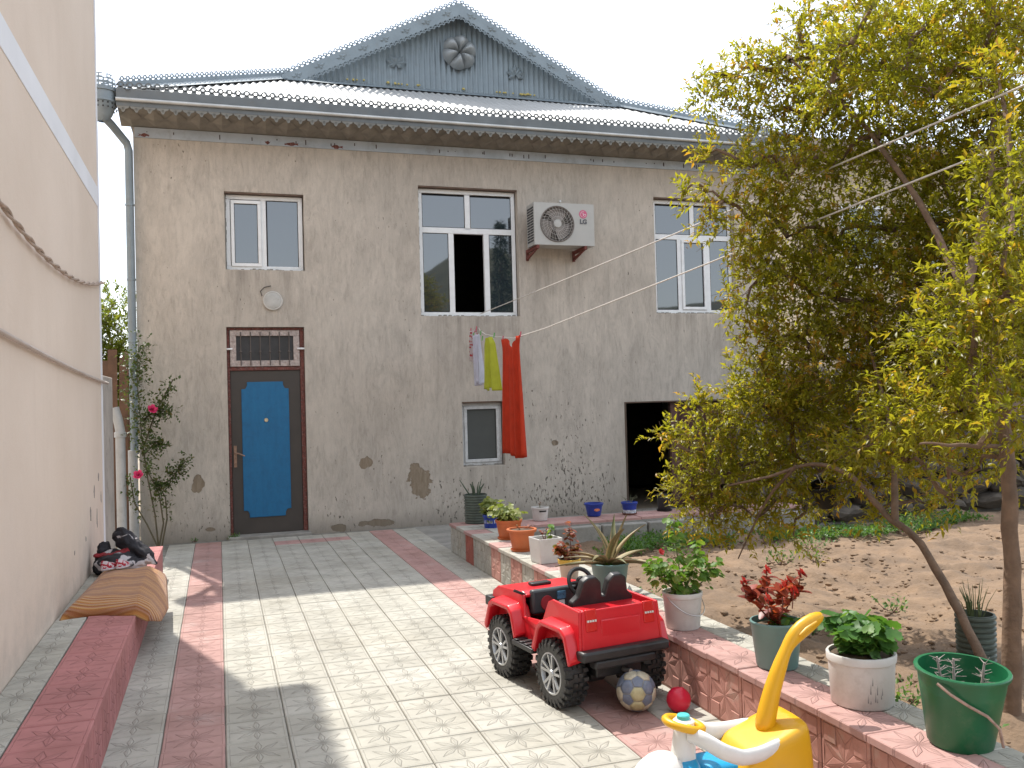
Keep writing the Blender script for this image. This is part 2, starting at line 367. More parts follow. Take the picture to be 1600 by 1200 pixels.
for i in range(-2, 8):
    for j in range(-18, 26):
        x, y = (i+.5)*T, Y0+(j+.5)*T
        if y > 11.6: continue
        pink = i in (-1, 6)
        if j == 23 and i in (2, 3, 4): pink = True
        if j >= -3:
            o = link('tile', TP if pink else TW, court, (x+random.uniform(-.0012, .0012), y+random.uniform(-.0012, .0012), random.uniform(-.0022, .0008)),
                     (random.uniform(-.003, .003), random.uniform(-.003, .003), random.choice((0, 1, 2, 3))*math.pi/2+random.uniform(-.004, .004)))
        else:
            near.box(x-.147, x+.147, y-.147, y+.147, -.012, 0, 1 if pink else 0)
o = near.build('tile_field', [mat('plain_white_tile', (.46, .455, .42), .85), mat('plain_pink_tile', (.44, .235, .215), .85)], court); tag(o, kind='stuff')

# ------------------------------------------------------------------ raised planter edge (front run along the yard, back run along the garden)
PX, PZ = 2.37, .315
pl = empty('planter_wall', (PX, 2.5, 0)); tag(pl, 'low planter wall faced with pink and white star tiles around the garden', 'planter wall')
plo = Vector((PX, 2.5, 0))
def P(o): o.location = Vector(o.location) - plo; return o
P(MB().box(PX+.02, 2.735, -1.4, 9.50, -.04, .283).build('core', M_concrete, pl))
P(MB().box(2.735, 6.4, 9.06, 9.50, -.04, .262).build('core', M_concrete, pl))
def star_mesh(name, m_, w_=.294, d_=.287, h=.028):
    A_, B_, e = .13, .054, .0764; sy = .275/.287
    mb = MB(); a2, b2 = w_/2, d_/2
    mb.add([(-a2,-b2,-h),(a2,-b2,-h),(a2,b2,-h),(-a2,b2,-h),(-a2,-b2,-.003),(a2,-b2,-.003),(a2,b2,-.003),(-a2,b2,-.003),(-A_,-A_,0),(A_,-A_,0),(A_,A_,0),(-A_,A_,0)],
        [(0,1,5,4),(1,2,6,5),(2,3,7,6),(3,0,4,7),(4,5,9,8),(5,6,10,9),(6,7,11,10),(7,4,8,11)])
    for sx in (-1, 1):
        for sy_ in (-1, 1):
            for sw in (0, 1):
                f = (lambda x, y, z: (sx*x, sy_*y, z)) if not sw else (lambda x, y, z: (sx*y, sy_*x, z))
                mb.add([f(0, 0, .001), f(e, 0, -.0032), f(A_, B_, 0), f(B_, B_, -.0032)], [(0, 1, 2), (0, 2, 3)])
                mb.add([f(e, 0, -.0032), f(A_, 0, -.0015), f(A_, B_, 0)], [(0, 1, 2)])
            g = lambda x, y, z: (sx*x, sy_*y, z)
            i_ = .004
            mb.add([g(B_, B_, -.0032), g(A_, B_, 0), g(A_, A_, 0), g(B_, A_, 0), g(B_+i_, B_+i_, .002), g(A_-i_, B_+i_, .002), g(A_-i_, A_-i_, .002), g(B_+i_, A_-i_, .002)], [(4, 5, 6, 7), (0, 1, 5, 4), (1, 2, 6, 5), (2, 3, 7, 6), (3, 0, 4, 7)])
    return mb.mesh(name, m_)
FP, FW, FR = (star_mesh('face_tile_'+n, mm) for n, mm in (('pink', M_face_pink), ('white', M_face_white), ('red', M_face_red)))
far_seq = [FW, FW, FR, FW, FW, FP, FW, FP, FW, FP, FW, FW, FP]
k = 0; y = 9.5-.15
while y > .6:
    me = far_seq[k] if k < len(far_seq) else FP
    o = link('face_tile', me, pl, (PX+random.uniform(-.002, .002), y, .1415+random.uniform(-.001, .001)), (R(90)+random.uniform(-.006, .006), random.uniform(-.004, .004), R(-90)+random.uniform(-.006, .006)))
    P(o); y -= .30; k += 1
# coping slabs
def slab_mesh(name, m_, wx, wy, h=.03): return tile_mesh(name, m_, wx-.005, wy-.006, h)
CP, CW = slab_mesh('coping_pink', M_pink_tile, .235, .30), slab_mesh('coping_white', M_white_tile, .235, .30)
CS = slab_mesh('coping_strip', M_white_tile, .165, .30)
cop = [CP, CW, CP, CW, CW, CP, CW, CW, CW, CP, CW, CW, CP]
k = 0; y = 9.5-.15
while y > .6:
    me = cop[k] if k < len(cop) else CP
    for (xx, mm) in ((PX-.018+.1175, me), (PX-.018+.235+.0825, CS if k else CP)):
        P(link('coping_slab', mm, pl, (xx, y, PZ+random.uniform(-.003, .003)), (random.uniform(-.008, .008), random.uniform(-.006, .006), random.uniform(-.008, .008))))
    y -= .30; k += 1
CB = slab_mesh('coping_back', M_pink_tile, .42, .44)
x = 2.77+.21
while x < 6.4:
    P(link('coping_slab', CB, pl, (x, 9.285, .292+random.uniform(-.004, .004)), (random.uniform(-.01, .01), random.uniform(-.008, .008), 0))); x += .42
# concrete kerb blocks on the garden side of the back run
x = 2.78
while x < 6.3:
    L_ = random.uniform(.5, .62)
    b = MB().box(-L_/2+.006, L_/2-.006, -.05, .05, -.14, .13).build('kerb_block', M_concrete, pl, bevel=.014, loc=(x+L_/2, 9.0+random.uniform(-.008, .008), .115+random.uniform(-.012, .008)), rot=(random.uniform(-.03, .03), random.uniform(-.012, .012), random.uniform(-.02, .02)))
    P(b); x += L_

# ------------------------------------------------------------------ bench along the left wall
be = empty('tiled_bench', (-.8, 6, 0)); tag(be, 'low bench of dark pink tiles along the cream wall', 'bench'); beo = Vector((-.8, 6, 0))
def B(o): o.location = Vector(o.location) - beo; return o
B(MB().box(-1.03, -.575, 0.4, 9.42, -.03, .272).build('core', M_concrete, be))
BP = slab_mesh('bench_top_pink', M_bench_pink, .30, .30); BW = slab_mesh('bench_top_white', M_white_tile, .185, .30)
BF = tile_mesh('bench_face', M_bench_pink, .294, .276, .028)
y = 9.42-.15
while y > .5:
    B(link('top_tile', BP, be, (-.545-.15+.005, y, .30+random.uniform(-.002, .002)), (random.uniform(-.005, .005), random.uniform(-.005, .005), random.uniform(-.004, .004))))
    B(link('top_tile', BW, be, (-.845-.09, y+.02, .30+random.uniform(-.002, .002)), (random.uniform(-.005, .005), random.uniform(-.005, .005), random.uniform(-.004, .004))))
    B(link('face_tile', BF, be, (-.548, y, .136), (R(90), 0, R(90)+random.uniform(-.005, .005))))
    y -= .30
B(link('end_tile', tile_mesh('bench_end', M_bench_pink, .46, .276, .028), be, (-.80, 9.448, .136), (R(90), 0, R(180))))

# ------------------------------------------------------------------ house
FY = 11.7; HX0, HX1, HY1, WT = -.92, 8.1, 19.5, 5.07
house = empty('house', (3.6, FY, 0)); tag(house, 'two storey house with weathered plaster front and tin gable roof', 'house'); ho = Vector((3.6, FY, 0))
def H(o): o.location = Vector(o.location) - ho; return o
OPEN = dict(door=(.11, 1.06, -.02, 2.635), winL=(.12, 1.09, 3.355, 4.335), winM=(2.59, 3.985, 2.78, 4.53), winR=(6.08, 7.42, 2.83, 4.53),
            winS=(3.12, 3.71, .745, 1.62), gar=(5.52, 7.80, -.02, 1.555))
xs = sorted({HX0, HX1} | {v for o in OPEN.values() for v in o[:2]}); zs = sorted({-.05, WT} | {v for o in OPEN.values() for v in o[2:]})
fw = MB(); DEP = .28
def inop(x, z): return any(a < x < b and c < z < d for a, b, c, d in OPEN.values())
for i in range(len(xs)-1):
    for j in range(len(zs)-1):
        x0, x1, z0, z1 = xs[i], xs[i+1], zs[j], zs[j+1]
        if inop((x0+x1)/2, (z0+z1)/2): continue
        fw.quad((x0, FY, z0), (x1, FY, z0), (x1, FY, z1), (x0, FY, z1))
        fw.quad((x1, FY+DEP, z0), (x0, FY+DEP, z0), (x0, FY+DEP, z1), (x1, FY+DEP, z1))
for a, b, c, d in OPEN.values():
    fw.quad((a, FY, c), (a, FY+DEP, c), (a, FY+DEP, d), (a, FY, d)); fw.quad((b, FY+DEP, c), (b, FY, c), (b, FY, d), (b, FY+DEP, d))
    fw.quad((a, FY, d), (a, FY+DEP, d), (b, FY+DEP, d), (b, FY, d)); fw.quad((a, FY+DEP, c), (a, FY, c), (b, FY, c), (b, FY+DEP, c))
for X_, s_ in ((HX0, 1), (HX1, -1)):
    fw.quad((X_, FY, -.05), (X_, HY1, -.05), (X_, HY1, WT), (X_, FY, WT)); fw.quad((X_+s_*DEP, FY+DEP, -.05), (X_+s_*DEP, HY1, -.05), (X_+s_*DEP, HY1, WT), (X_+s_*DEP, FY+DEP, WT))
fw.quad((HX0, HY1, -.05), (HX1, HY1, -.05), (HX1, HY1, WT), (HX0, HY1, WT))
o = link('wall', fw.mesh('wall', M_plaster, fix=False), house); H(o)
# floors and rooms behind the openings, their unlit gloom put into a near-black colour
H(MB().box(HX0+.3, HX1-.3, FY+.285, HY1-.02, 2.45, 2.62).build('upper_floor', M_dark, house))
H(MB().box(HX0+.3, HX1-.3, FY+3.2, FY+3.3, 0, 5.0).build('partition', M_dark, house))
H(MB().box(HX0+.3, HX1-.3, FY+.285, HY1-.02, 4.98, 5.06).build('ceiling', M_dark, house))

def window(name, key, spec, inset=.09, fw_=.055, m_=None, pane=None):
    """spec: list of (x0,x1,z0,z1,kind) in 0..1 of the opening; kind 'fixed', 'sash', 'open'"""
    m_ = m_ or M_upvc; pane = pane or M_glass
    a, b, c, d = OPEN[key]; a += .012; b -= .012; c += .006; d -= .02
    wn = empty('window', (a, FY+inset, c), parent=house); wn.location = Vector((a, FY+inset, c)) - ho
    W_, H_ = b-a, d-c
    fr = MB()
    fr.box(0, W_, 0, .06, 0, fw_); fr.box(0, W_, 0, .06, H_-fw_, H_); fr.box(0, fw_, .001, .059, fw_, H_-fw_); fr.box(W_-fw_, W_, .001, .059, fw_, H_-fw_)
    fr.build('frame', m_, wn, bevel=.005)
    for (x0, x1, z0, z1, kd) in spec:
        x0 *= W_; x1 *= W_; z0 *= H_; z1 *= H_
        s_ = .0 if kd == 'fixed' else .042
        if kd == 'bar': 
            MB().box(x0, x1, .003, .057, z0, z1).build('mullion', m_, wn, bevel=.004); continue
        if kd in ('sash',):
            sm = MB(); sm.box(x0, x1, -.016, .04, z0, z0+s_); sm.box(x0, x1, -.016, .04, z1-s_, z1); sm.box(x0, x0+s_, -.015, .039, z0+s_, z1-s_); sm.box(x1-s_, x1, -.015, .039, z0+s_, z1-s_)
            sm.build('sash', m_, wn, bevel=.004)
        if kd != 'open':
            MB().box(x0+s_, x1-s_, .014, .022, z0+s_, z1-s_).build('pane', pane, wn)
            gk = MB(); t_ = .007
            gk.box(x0+s_, x1-s_, .006, .0135, z0+s_, z0+s_+t_); gk.box(x0+s_, x1-s_, .006, .0135, z1-s_-t_, z1-s_); gk.box(x0+s_, x0+s_+t_, .007, .013, z0+s_+t_, z1-s_-t_); gk.box(x1-s_-t_, x1-s_, .007, .013, z0+s_+t_, z1-s_-t_)
            gk.build('gasket', mat('rubber_gasket', (.03, .03, .03), .7), wn)
    # rough mortar left round the frame
    mm = MB()
    for q in range(int(W_/.035)):
        xx = q*.035; mm.box(xx, xx+.036, -.03-random.uniform(0, .02), .0, -.02, random.uniform(-.006, .018))
    for q in range(int(H_/.05)):
        zz = q*.05; mm.box(-.02, random.uniform(0, .012), -.012, 0.0, zz, zz+.052)
    mm.build('mortar_bead', M_concrete, wn)
    return wn
window('w', 'winL', [(.065, .455, .05, .93, 'sash'), (.455, .52, .045, .95, 'bar'), (.53, .94, .05, .94, 'fixed')])
window('w', 'winM', [(.04, .475, .70, .955, 'fixed'), (.475, .53, .69, .965, 'bar'), (.53, .96, .70, .955, 'fixed'), (.04, .96, .655, .70, 'bar'),
       (.04, .30, .035, .655, 'fixed'), (.30, .355, .03, .655, 'bar'), (.355, .665, .035, .655, 'open'), (.665, .72, .03, .655, 'bar'), (.72, .96, .035, .655, 'fixed')])
window('w', 'winR', [(.04, .475, .70, .955, 'fixed'), (.475, .53, .69, .965, 'bar'), (.53, .96, .70, .955, 'fixed'), (.04, .96, .655, .70, 'bar'),
       (.04, .305, .035, .655, 'fixed'), (.305, .355, .03, .655, 'bar'), (.355, .665, .035, .655, 'sash'), (.665, .72, .03, .655, 'bar'), (.72, .96, .035, .655, 'fixed')])
wS = window('w', 'winS', [(.06, .94, .05, .95, 'sash')], fw_=.045, m_=mat('aged_white_frame', (.55, .56, .56), .5, amt=.15, sc=14, dirt=((.3, .28, .26), .6)),
       pane=mat('insect_screen', (.075, .08, .075), .8, amt=.1))
wS['label'] = 'small ground floor window with insect screen'
# window reveals catch a thin brown lintel
for key in ('winL', 'winM', 'winR', 'winS', 'gar'):
    a, b, c, d = OPEN[key]; H(MB().box(a+.004, b-.004, FY+.008, FY+.082, d-.018, d-.002).build('lintel', mat('brown_lintel', (.15, .10, .075), .9, amt=.3), house))

# front door with grilled transom
a, b, c, d = OPEN['door']
door = empty('front_door', parent=house); door.location = Vector((a, FY+.05, 0)) - ho; door['label'] = 'brown metal front door with blue panel'
W_ = b-a
fr = MB(); fr.box(.003, .035, 0, .1, 0, 2.60); fr.box(W_-.055, W_-.003, 0, .1, 0, 2.60); fr.box(.003, W_-.003, -.002, .098, 2.60, 2.632); fr.box(.035, W_-.055, .002, .096, 2.09, 2.135)
fr.build('frame', M_rust, door, bevel=.004)
MB().box(.037, W_-.057, .02, .065, .035, 2.088).build('leaf', M_door, door, bevel=.004)
nx, nz, cx = .07, .085, .07
x0, x1, z0, z1 = .165, .745, .24, 1.945
pp = [(x0+nx, z0), (x1-nx, z0), (x1-nx, z0+nz*.5), (x1-nx*.7, z0+nz), (x1, z0+nz*1.05), (x1, z1-nz*1.05), (x1-nx*.7, z1-nz), (x1-nx, z1-nz*.5), (x1-nx, z1), (x0+nx, z1), (x0+nx, z1-nz*.5), (x0+nx*.7, z1-nz), (x0, z1-nz*1.05), (x0, z0+nz*1.05), (x0+nx*.7, z0+nz), (x0+nx, z0+nz*.5)]
MB().prism(pp, 'y', .008, .0215).build('panel', M_blue, door, bevel=.004)
MB().lathe([(0, -.012), (.022, -.012), (.026, -.004), (.026, .01)], 14, (.46, .006, 1.46), 'y').build('peephole', mat('brass', (.55, .45, .3), .3, .8), door, smooth=True)
hd = MB(); hd.box(.06, .095, .004, .0195, .88, 1.15); hd.tube([(.077, .004, 1.06), (.077, -.05, 1.06), (.11, -.055, 1.055), (.19, -.05, 1.02)], [.011, .011, .010, .008], 8); hd.lathe([(0, -.012), (.012, -.012), (.012, .003)], 10, (.077, .004, .93), 'y')
hd.build('handle', mat('worn_bronze', (.28, .18, .13), .4, .7, amt=.3, sc=30), door, smooth=True)
tr = empty('transom', parent=house); tr.location = Vector((a, FY+.05, 0)) - ho
fr = MB(); A0, A1, Z0, Z1 = .04, W_-.06, 2.14, 2.596
fr.box(A0, A1, -.012, .03, Z0, Z0+.075); fr.box(A0, A1, -.012, .03, Z1-.07, Z1); fr.box(A0, A0+.075, -.011, .029, Z0+.075, Z1-.07); fr.box(A1-.075, A1, -.011, .029, Z0+.075, Z1-.07)
fr.build('frame', M_flake, tr, bevel=.004)
MB().box(A0+.075, A1-.075, .02, .028, Z0+.075, Z1-.07).build('pane', mat('dusty_dark_pane', (.035, .034, .035), .45, amt=.3, sc=9), tr)
for q in range(6):
    xx = A0+.13+q*(A1-A0-.26)/5
    bb = MB(); bb.tube([(xx, -.025, Z0+.01), (xx, -.025, Z1-.02)], .0065, 6); bb.lathe([(0, -.018), (.014, -.008), (.017, 0), (.014, .008), (0, .018)], 8, (xx, -.025, Z0+.185))
    bb.build('grille_bar', mat('iron_grille', (.12, .10, .09), .7, .3), tr)
fr = MB(); fr.tube([(.0, -.03, Z0+.22), (A0+.03, -.03, Z0+.22)], .012, 6); fr.tube([(A1-.03, -.03, Z0+.22), (W_, -.03, Z0+.22)], .012, 6); fr.build('grille_lug', M_upvc, tr)
H(MB().box(a-.03, b+.02, FY-.16, FY+.1, -.03, .035).build('threshold', M_concrete, house, bevel=.01))

# ground floor opening on the right: open leaf dark, maroon leaves beyond
ga, gb, gc, gd = OPEN['gar']
H(MB().box(ga, ga+.035, FY+.01, FY+.12, 0, gd-.02).build('door_jamb', mat('old_timber', (.10, .07, .05), .9, amt=.3), house))
gl = empty('shed_door', parent=house); gl.location = Vector((ga+.9, FY+.10, 0)) - ho
for q in range(3):
    xx = q*.465
    lf = MB().box(xx, xx+.455, 0, .04, .03, gd-.03).build('leaf', M_maroon, gl, bevel=.004)
    MB().box(xx+.06, xx+.395, -.008, .001, .12, .62).build('panel', M_maroon, gl, bevel=.006); MB().box(xx+.06, xx+.395, -.008, .001, .70, gd-.14).build('panel', M_maroon, gl, bevel=.006)
MB().box(-.12, .0, -.02, .05, .03, gd-.02).build('post', mat('reddish_post', (.11, .055, .045), .8, amt=.3), gl, bevel=.005)

# ------------------------------------------------------------------ house roof
EX0, EX1, EY, EZ = -1.02, 8.22, 11.2, 5.345
TAN = .50; RX = (EX0+EX1)/2; GY = 13.3; GX0 = EX0+(GY-EY); GX1 = EX1-(GY-EY)
def rz(d): return EZ+TAN*d
RZ = rz(RX-EX0)
# front slope, really corrugated
def corr_slope():
    mb = MB(); wl, nper = .096, 6; n = int((EX1-EX0)/wl*nper); step = (EX1-EX0)/n; rows = []
    vv = []; 
    for i in range(n+1):
        x = EX0+i*step; up = min(x-EX0, EX1-x, GY-EY+.06)
        a_ = .011*math.sin(2*math.pi*i/nper)
        for t in (-.04, up*.5, up): vv.append((x, EY+t, rz(t)+a_))
    mb.add(vv, [(i*3+k_, (i+1)*3+k_, (i+1)*3+k_+1, i*3+k_+1) for i in range(n) for k_ in (0, 1)])
    return mb
H(corr_slope().build('front_roof_slope', M_roof, house, smooth=80))
sd = MB()
sd.quad((EX0, EY, EZ), (EX0, HY1+.4, EZ), (RX, HY1+.4, RZ), (RX, GY, RZ)); sd.f.pop(); sd.mi.pop()
b0 = len(sd.v)-4
sd.add([(EX0, EY, EZ), (GX0, GY, rz(GY-EY)), (RX, GY-.22, RZ), (RX, HY1+.4, RZ), (EX0, HY1+.4, EZ)], [(0, 1, 2, 3, 4)])
sd.add([(EX1, EY, EZ), (GX1, GY, rz(GY-EY)), (RX, GY-.22, RZ), (RX, HY1+.4, RZ), (EX1, HY1+.4, EZ)], [(0, 4, 3, 2, 1)])
o = H(sd.build('side_roof_slopes', M_roof, house))
# pediment of ribbed sheet
pm = MB(); n = 300; zb = rz(GY-EY)-.08
vv = []
for i in range(n+1):
    x = GX0+(GX1-GX0)*i/n; ztop = RZ-abs(x-RX)*TAN
    yy = GY+.016*math.sin(2*math.pi*i/5.0)
    vv += [(x, yy, zb), (x, yy, max(zb, ztop))]
pm.add(vv, [(2*i, 2*i+2, 2*i+3, 2*i+1) for i in range(n)])
H(pm.build('pediment', M_tin, house, smooth=80))
H(MB().add([(GX0-.1, GY-.30, rz(GY-EY-.30)+.024), (GX1+.1, GY-.30, rz(GY-EY-.30)+.024), (GX1+.1, GY+.03, rz(GY-EY)+.03), (GX0-.1, GY+.03, rz(GY-EY)+.03)], [(0, 1, 2, 3)]).build('pediment_flashing', M_tin, house))
fo = MB()
for q in range(46):
    x = RX+random.uniform(-1.75, 1.75)
    if math.sin(x*3.1)+math.sin(x*7.3) < -.3: continue
    r_ = random.uniform(.014, .026); fo.lathe([(0, -r_*.8), (r_*.9, -r_*.4), (r_, 0), (r_*.7, r_*.6), (0, r_*.8)], 6, (x, GY-.03, rz(GY-EY)+.045+random.uniform(-.008, .012)))
o = H(fo.build('sealant_foam', M_foam, house, smooth=True)); o['kind'] = 'stuff'

def lace(p0, p1, up, pitch, s=1.0, thick=.006, ring=True, down=False):
    """pierced tin edging from p0 to p1: tabs with a ring on top, bridged by bars (kept as real loops)"""
    p0, p1, up = Vector(p0), Vector(p1), Vector(up).normalized(); d = (p1-p0); L_ = d.length; d.normalize(); nn = d.cross(up).normalized()
    mb = MB(); n = max(1, int(round(L_/pitch))); pt = L_/n
    def P3(u, v, t): return p0+d*u+up*v+nn*t
    def qd(pts):
        k_ = len(pts); mb.add([P3(u, v, -thick/2) for u, v in pts]+[P3(u, v, thick/2) for u, v in pts], [tuple(range(k_)), tuple(range(2*k_-1, k_-1, -1))]+[(i, (i+1) % k_, k_+(i+1) % k_, k_+i) for i in range(k_)])
    for i in range(n):
        c = (i+.5)*pt; h = s
        qd([(c-.36*pt, -.004), (c+.36*pt, -.004), (c+.22*pt, .30*h), (c-.22*pt, .30*h)])
        qd([(c+.30*pt, .36*h), (c+.5*pt, .34*h), (c+.5*pt, .56*h), (c+.30*pt, .72*h)]); qd([(c-.30*pt, .36*h), (c-.30*pt, .72*h), (c-.5*pt, .56*h), (c-.5*pt, .34*h)])
        ro, ri, cz = .43*h, .21*h, .60*h; m_ = 9
        for k_ in range(m_):
            a0, a1 = 2*math.pi*k_/m_, 2*math.pi*(k_+1)/m_
            qd([(c+ri*math.cos(a0), cz+ri*math.sin(a0)), (c+ro*math.cos(a0), cz+ro*math.sin(a0)), (c+ro*math.cos(a1), cz+ro*math.sin(a1)), (c+ri*math.cos(a1), cz+ri*math.sin(a1))])
    return mb
def teeth(p0, p1, up, pitch, h, thick=.006):
    p0, p1, up = Vector(p0), Vector(p1), Vector(up).normalized(); d = (p1-p0); L_ = d.length; d.normalize(); nn = d.cross(up).normalized()
    mb = MB(); n = max(1, int(round(L_/pitch))); pt = L_/n
    for i in range(n):
        c = (i+.5)*pt
        for (uu) in ([(c-.5*pt, .0), (c+.5*pt, .0), (c+.40*pt, -.35*h), (c+.18*pt, -.5*h), (c+.10*pt, -.9*h), (c, -h), (c-.10*pt, -.9*h), (c-.18*pt, -.5*h), (c-.40*pt, -.35*h)],):
            k_ = len(uu); P3 = lambda u, v, t: p0+d*u+up*v+nn*t
            mb.add([P3(u, v, -thick/2) for u, v in uu]+[P3(u, v, thick/2) for u, v in uu], [tuple(range(k_)), tuple(range(2*k_-1, k_-1, -1))]+[(j, (j+1) % k_, k_+(j+1) % k_, k_+j) for j in range(k_)])
        # punched boss on each tooth
        mb.lathe([(.012, -.006), (.012, .006)], 6, tuple(p0+d*c-up*.45*h-Vector((0, .006, 0))), 'y')
    return mb
# gutter: fascia, half round lip, lower band, lace and fringe
ev = empty('eaves_gutter', parent=house); ev.location = Vector((RX, EY, 5.2)) - ho; evo = Vector((RX, EY, 5.2))
def E_(o): o.location = Vector(o.location) - evo; return o
gx0, gx1, gy = EX0-.03, EX1+.03, EY-.05
def run(name, prof, m_):
    mb = MB(); mb.prism(prof, 'x', gx0, gx1); return E_(mb.build(name, m_, ev, bevel=.003))
run('fascia', [(gy, 5.24), (gy, 5.352), (gy+.012, 5.352), (gy+.012, 5.24)], M_tin_dark)
lip = [(gy-.002+.022*math.cos(a)-.006, 5.222+.022*math.sin(a)) for a in [math.pi*2*k/10 for k in range(10)]]
mb = MB(); mb.prism(lip, 'x', gx0-.004, gx1+.004); E_(mb.build('gutter_bead', mat('highlight_bead', (.50, .50, .48), .4, .4, amt=.15), ev, smooth=True))  # highlight along the lip put into the bead's pale colour
run('gutter_band', [(gy+.006, 5.15), (gy+.006, 5.215), (gy+.09, 5.215), (gy+.07, 5.15)], M_tin_dark)
E_(lace((gx0, gy+.006, 5.350), (gx1, gy+.006, 5.350), (0, 0, 1), .100, .085).build('lace_edging', M_tin_dark, ev)); 
E_(teeth((gx0, gy+.012, 5.155), (gx1, gy+.012, 5.155), (0, -.0, 1), .142, .075).build('pointed_fringe', mat('fringe_tin', (.20, .195, .175), .55, .3, amt=.2, sc=8), ev))
# soffit frieze between gutter and wall, with pressed diamonds
fz = MB(); ya, za, yb, zb_ = gy+.06, 5.19, FY-.002, 5.05
fz.add([(gx0, ya, za), (gx1, ya, za), (gx1, yb, zb_+.02), (gx0, yb, zb_+.02)], [(0, 1, 2, 3)])
n_ = 36
for i in range(n_):
    c = gx0+(i+.5)*(gx1-gx0)/n_; hw = (gx1-gx0)/n_/2*.92
    y_, z_ = (ya+yb)/2, (za+zb_)/2-.0
    fz.add([(c-hw, y_, z_+.0), (c, y_-.17, z_+.05), (c+hw, y_, z_), (c, y_+.17, z_-.055), (c, y_-.012, z_-.035)], [(0, 1, 4), (1, 2, 4), (2, 3, 4), (3, 0, 4)])
H(fz.build('soffit_frieze', M_frieze, house))
H(MB().box(HX0+.01, HX1-.01, FY+.004, FY+.27, 5.072, 5.40).build('leak_block', M_dark, house))  # hidden box added to stop sunlight leaking in over the wall top
H(MB().box(HX0+.02, HX1+.02, FY-.022, FY-.003, 4.942, 5.066).build('wall_flashing', M_flash, house))
na = MB()
for q in range(34):
    x = random.uniform(HX0+.1, HX1-.1); na.box(x, x+.012, FY-.026, FY-.021, 4.97+random.uniform(0, .04), 4.99+random.uniform(.02, .05))
H(na.build('nail_heads', mat('rust_nail', (.07, .05, .045), .8), house))
for (x0, x1) in ((-.88, -.72), (.62, .70), (.86, 1.06), (1.42, 1.62)):
    rs = MB(); pr_ = []
    n_ = 14
    for q in range(n_):
        t = 2*math.pi*q/n_; k_ = random.uniform(.55, 1.0); pr_.append(((x0+x1)/2+(x1-x0)/2*k_*math.cos(t), 4.972+.026*k_*math.sin(t)+.008*math.sin(5*t)))
    H(rs.prism(pr_, 'y', FY-.0245, FY-.0222).build('rust_scab', M_rust, house))
# rakes, hip caps and their lace
def strip(name, p0, p1, up, wdt, m_, parent_fn=H, thick=.02):
    p0, p1, up = Vector(p0), Vector(p1), Vector(up).normalized(); d = (p1-p0).normalized(); nn = d.cross(up).normalized()
    mb = MB(); vv = []
    for t in (-thick/2, thick/2):
        vv += [p0+nn*t, p1+nn*t, p1+up*wdt+nn*t, p0+up*wdt+nn*t]
    mb.add(vv, [(0, 1, 2, 3), (7, 6, 5, 4), (0, 4, 5, 1), (1, 5, 6, 2), (2, 6, 7, 3), (3, 7, 4, 0)])
    return parent_fn(mb.build(name, m_, house))
BY = GY-.22
for s_ in (-1, 1):
    foot = Vector((RX+s_*(RX-GX0+.12), BY, rz(GY-EY)-.075)); peak = Vector((RX, BY, RZ))
    d = (peak-foot).normalized(); up = Vector((0, 0, 1)); up = (up-d*up.dot(d)).normalized()
    W_b = .165
    # board with rounded bosses pressed into it
    mb = MB(); a_ = foot-up*(W_b-.06); b_ = peak-up*(W_b-.06)
    b_ = Vector((RX, BY, b_.z+ (a_.z-a_.z)))
    tv = d; 
    lo0, hi0 = foot-up*(W_b-.03), foot+up*.03
    lo1 = Vector((RX, BY, lo0.z+d.z/abs(d.x)*abs(RX-lo0.x))); hi1 = Vector((RX, BY, hi0.z+d.z/abs(d.x)*abs(RX-hi0.x)))
    vv = [lo0, lo1, hi1, hi0]; th = Vector((0, .02, 0))
    mb.add([p-th/2 for p in vv]+[p+th/2 for p in vv], [(0, 1, 2, 3), (7, 6, 5, 4), (0, 4, 5, 1), (1, 5, 6, 2), (2, 6, 7, 3), (3, 7, 4, 0)])
    H(mb.build('bargeboard', M_tin, house))
    H(lace(hi0, hi1, up, .085, .07).build('lace_edging', M_tin, house)); H(lace(lo0+Vector((0, -.012, 0)), lo1+Vector((0, -.012, 0)), -up, .085, .055).build('lace_edging', M_tin, house))
    L_ = (hi1-hi0).length
    for q in range(8):
        lw_ = MB()
        c = hi0+d*((q+.55)*L_/8.3)-up*.085+Vector((0, -.016, 0))
        for (an, ln) in ((0.15, .10), (-.75, .06), (.95, .06), (2.9, .07)):
            dr = (d*math.cos(an)+up*math.sin(an)); sdv = dr.cross(Vector((0, 1, 0)))
            lw_.add([c, c+dr*ln*.5+sdv*.025, c+dr*ln, c+dr*ln*.5-sdv*.025, c+dr*ln*.5+Vector((0, -.012, 0))], [(0, 1, 4), (1, 2, 4), (2, 3, 4), (3, 0, 4)])
        H(lw_.build('pressed_leaf', M_tin, house))
    # sheet edge of the roof behind the board
    e0, e1 = Vector((EX0 if s_ < 0 else EX1, EY, EZ+.03)), Vector((GX0 if s_ < 0 else GX1, GY, rz(GY-EY)+.03))
    hp = MB(); dd = (e1-e0).normalized(); sv = Vector((dd.y, -dd.x, 0)).normalized()
    hp.add([e0-sv*.13-Vector((0, 0, .045)), e0+Vector((0, 0, .03)), e0+sv*.13-Vector((0, 0, .045)), e1-sv*.13-Vector((0, 0, .045)), e1+Vector((0, 0, .03)), e1+sv*.13-Vector((0, 0, .045))], [(0, 1, 4, 3), (1, 2, 5, 4)])
    H(hp.build('hip_cap', M_tin, house)); H(strip('hip_crest', e0+Vector((0, 0, .01)), e1+Vector((0, 0, .01)), (0, 0, 1), .055, M_tin, lambda o: o, .012))
    H(lace(e0+Vector((0, 0, .06)), e1+Vector((0, 0, .06)), (0, 0, 1), .088, .072).build('lace_edging', M_tin, house))
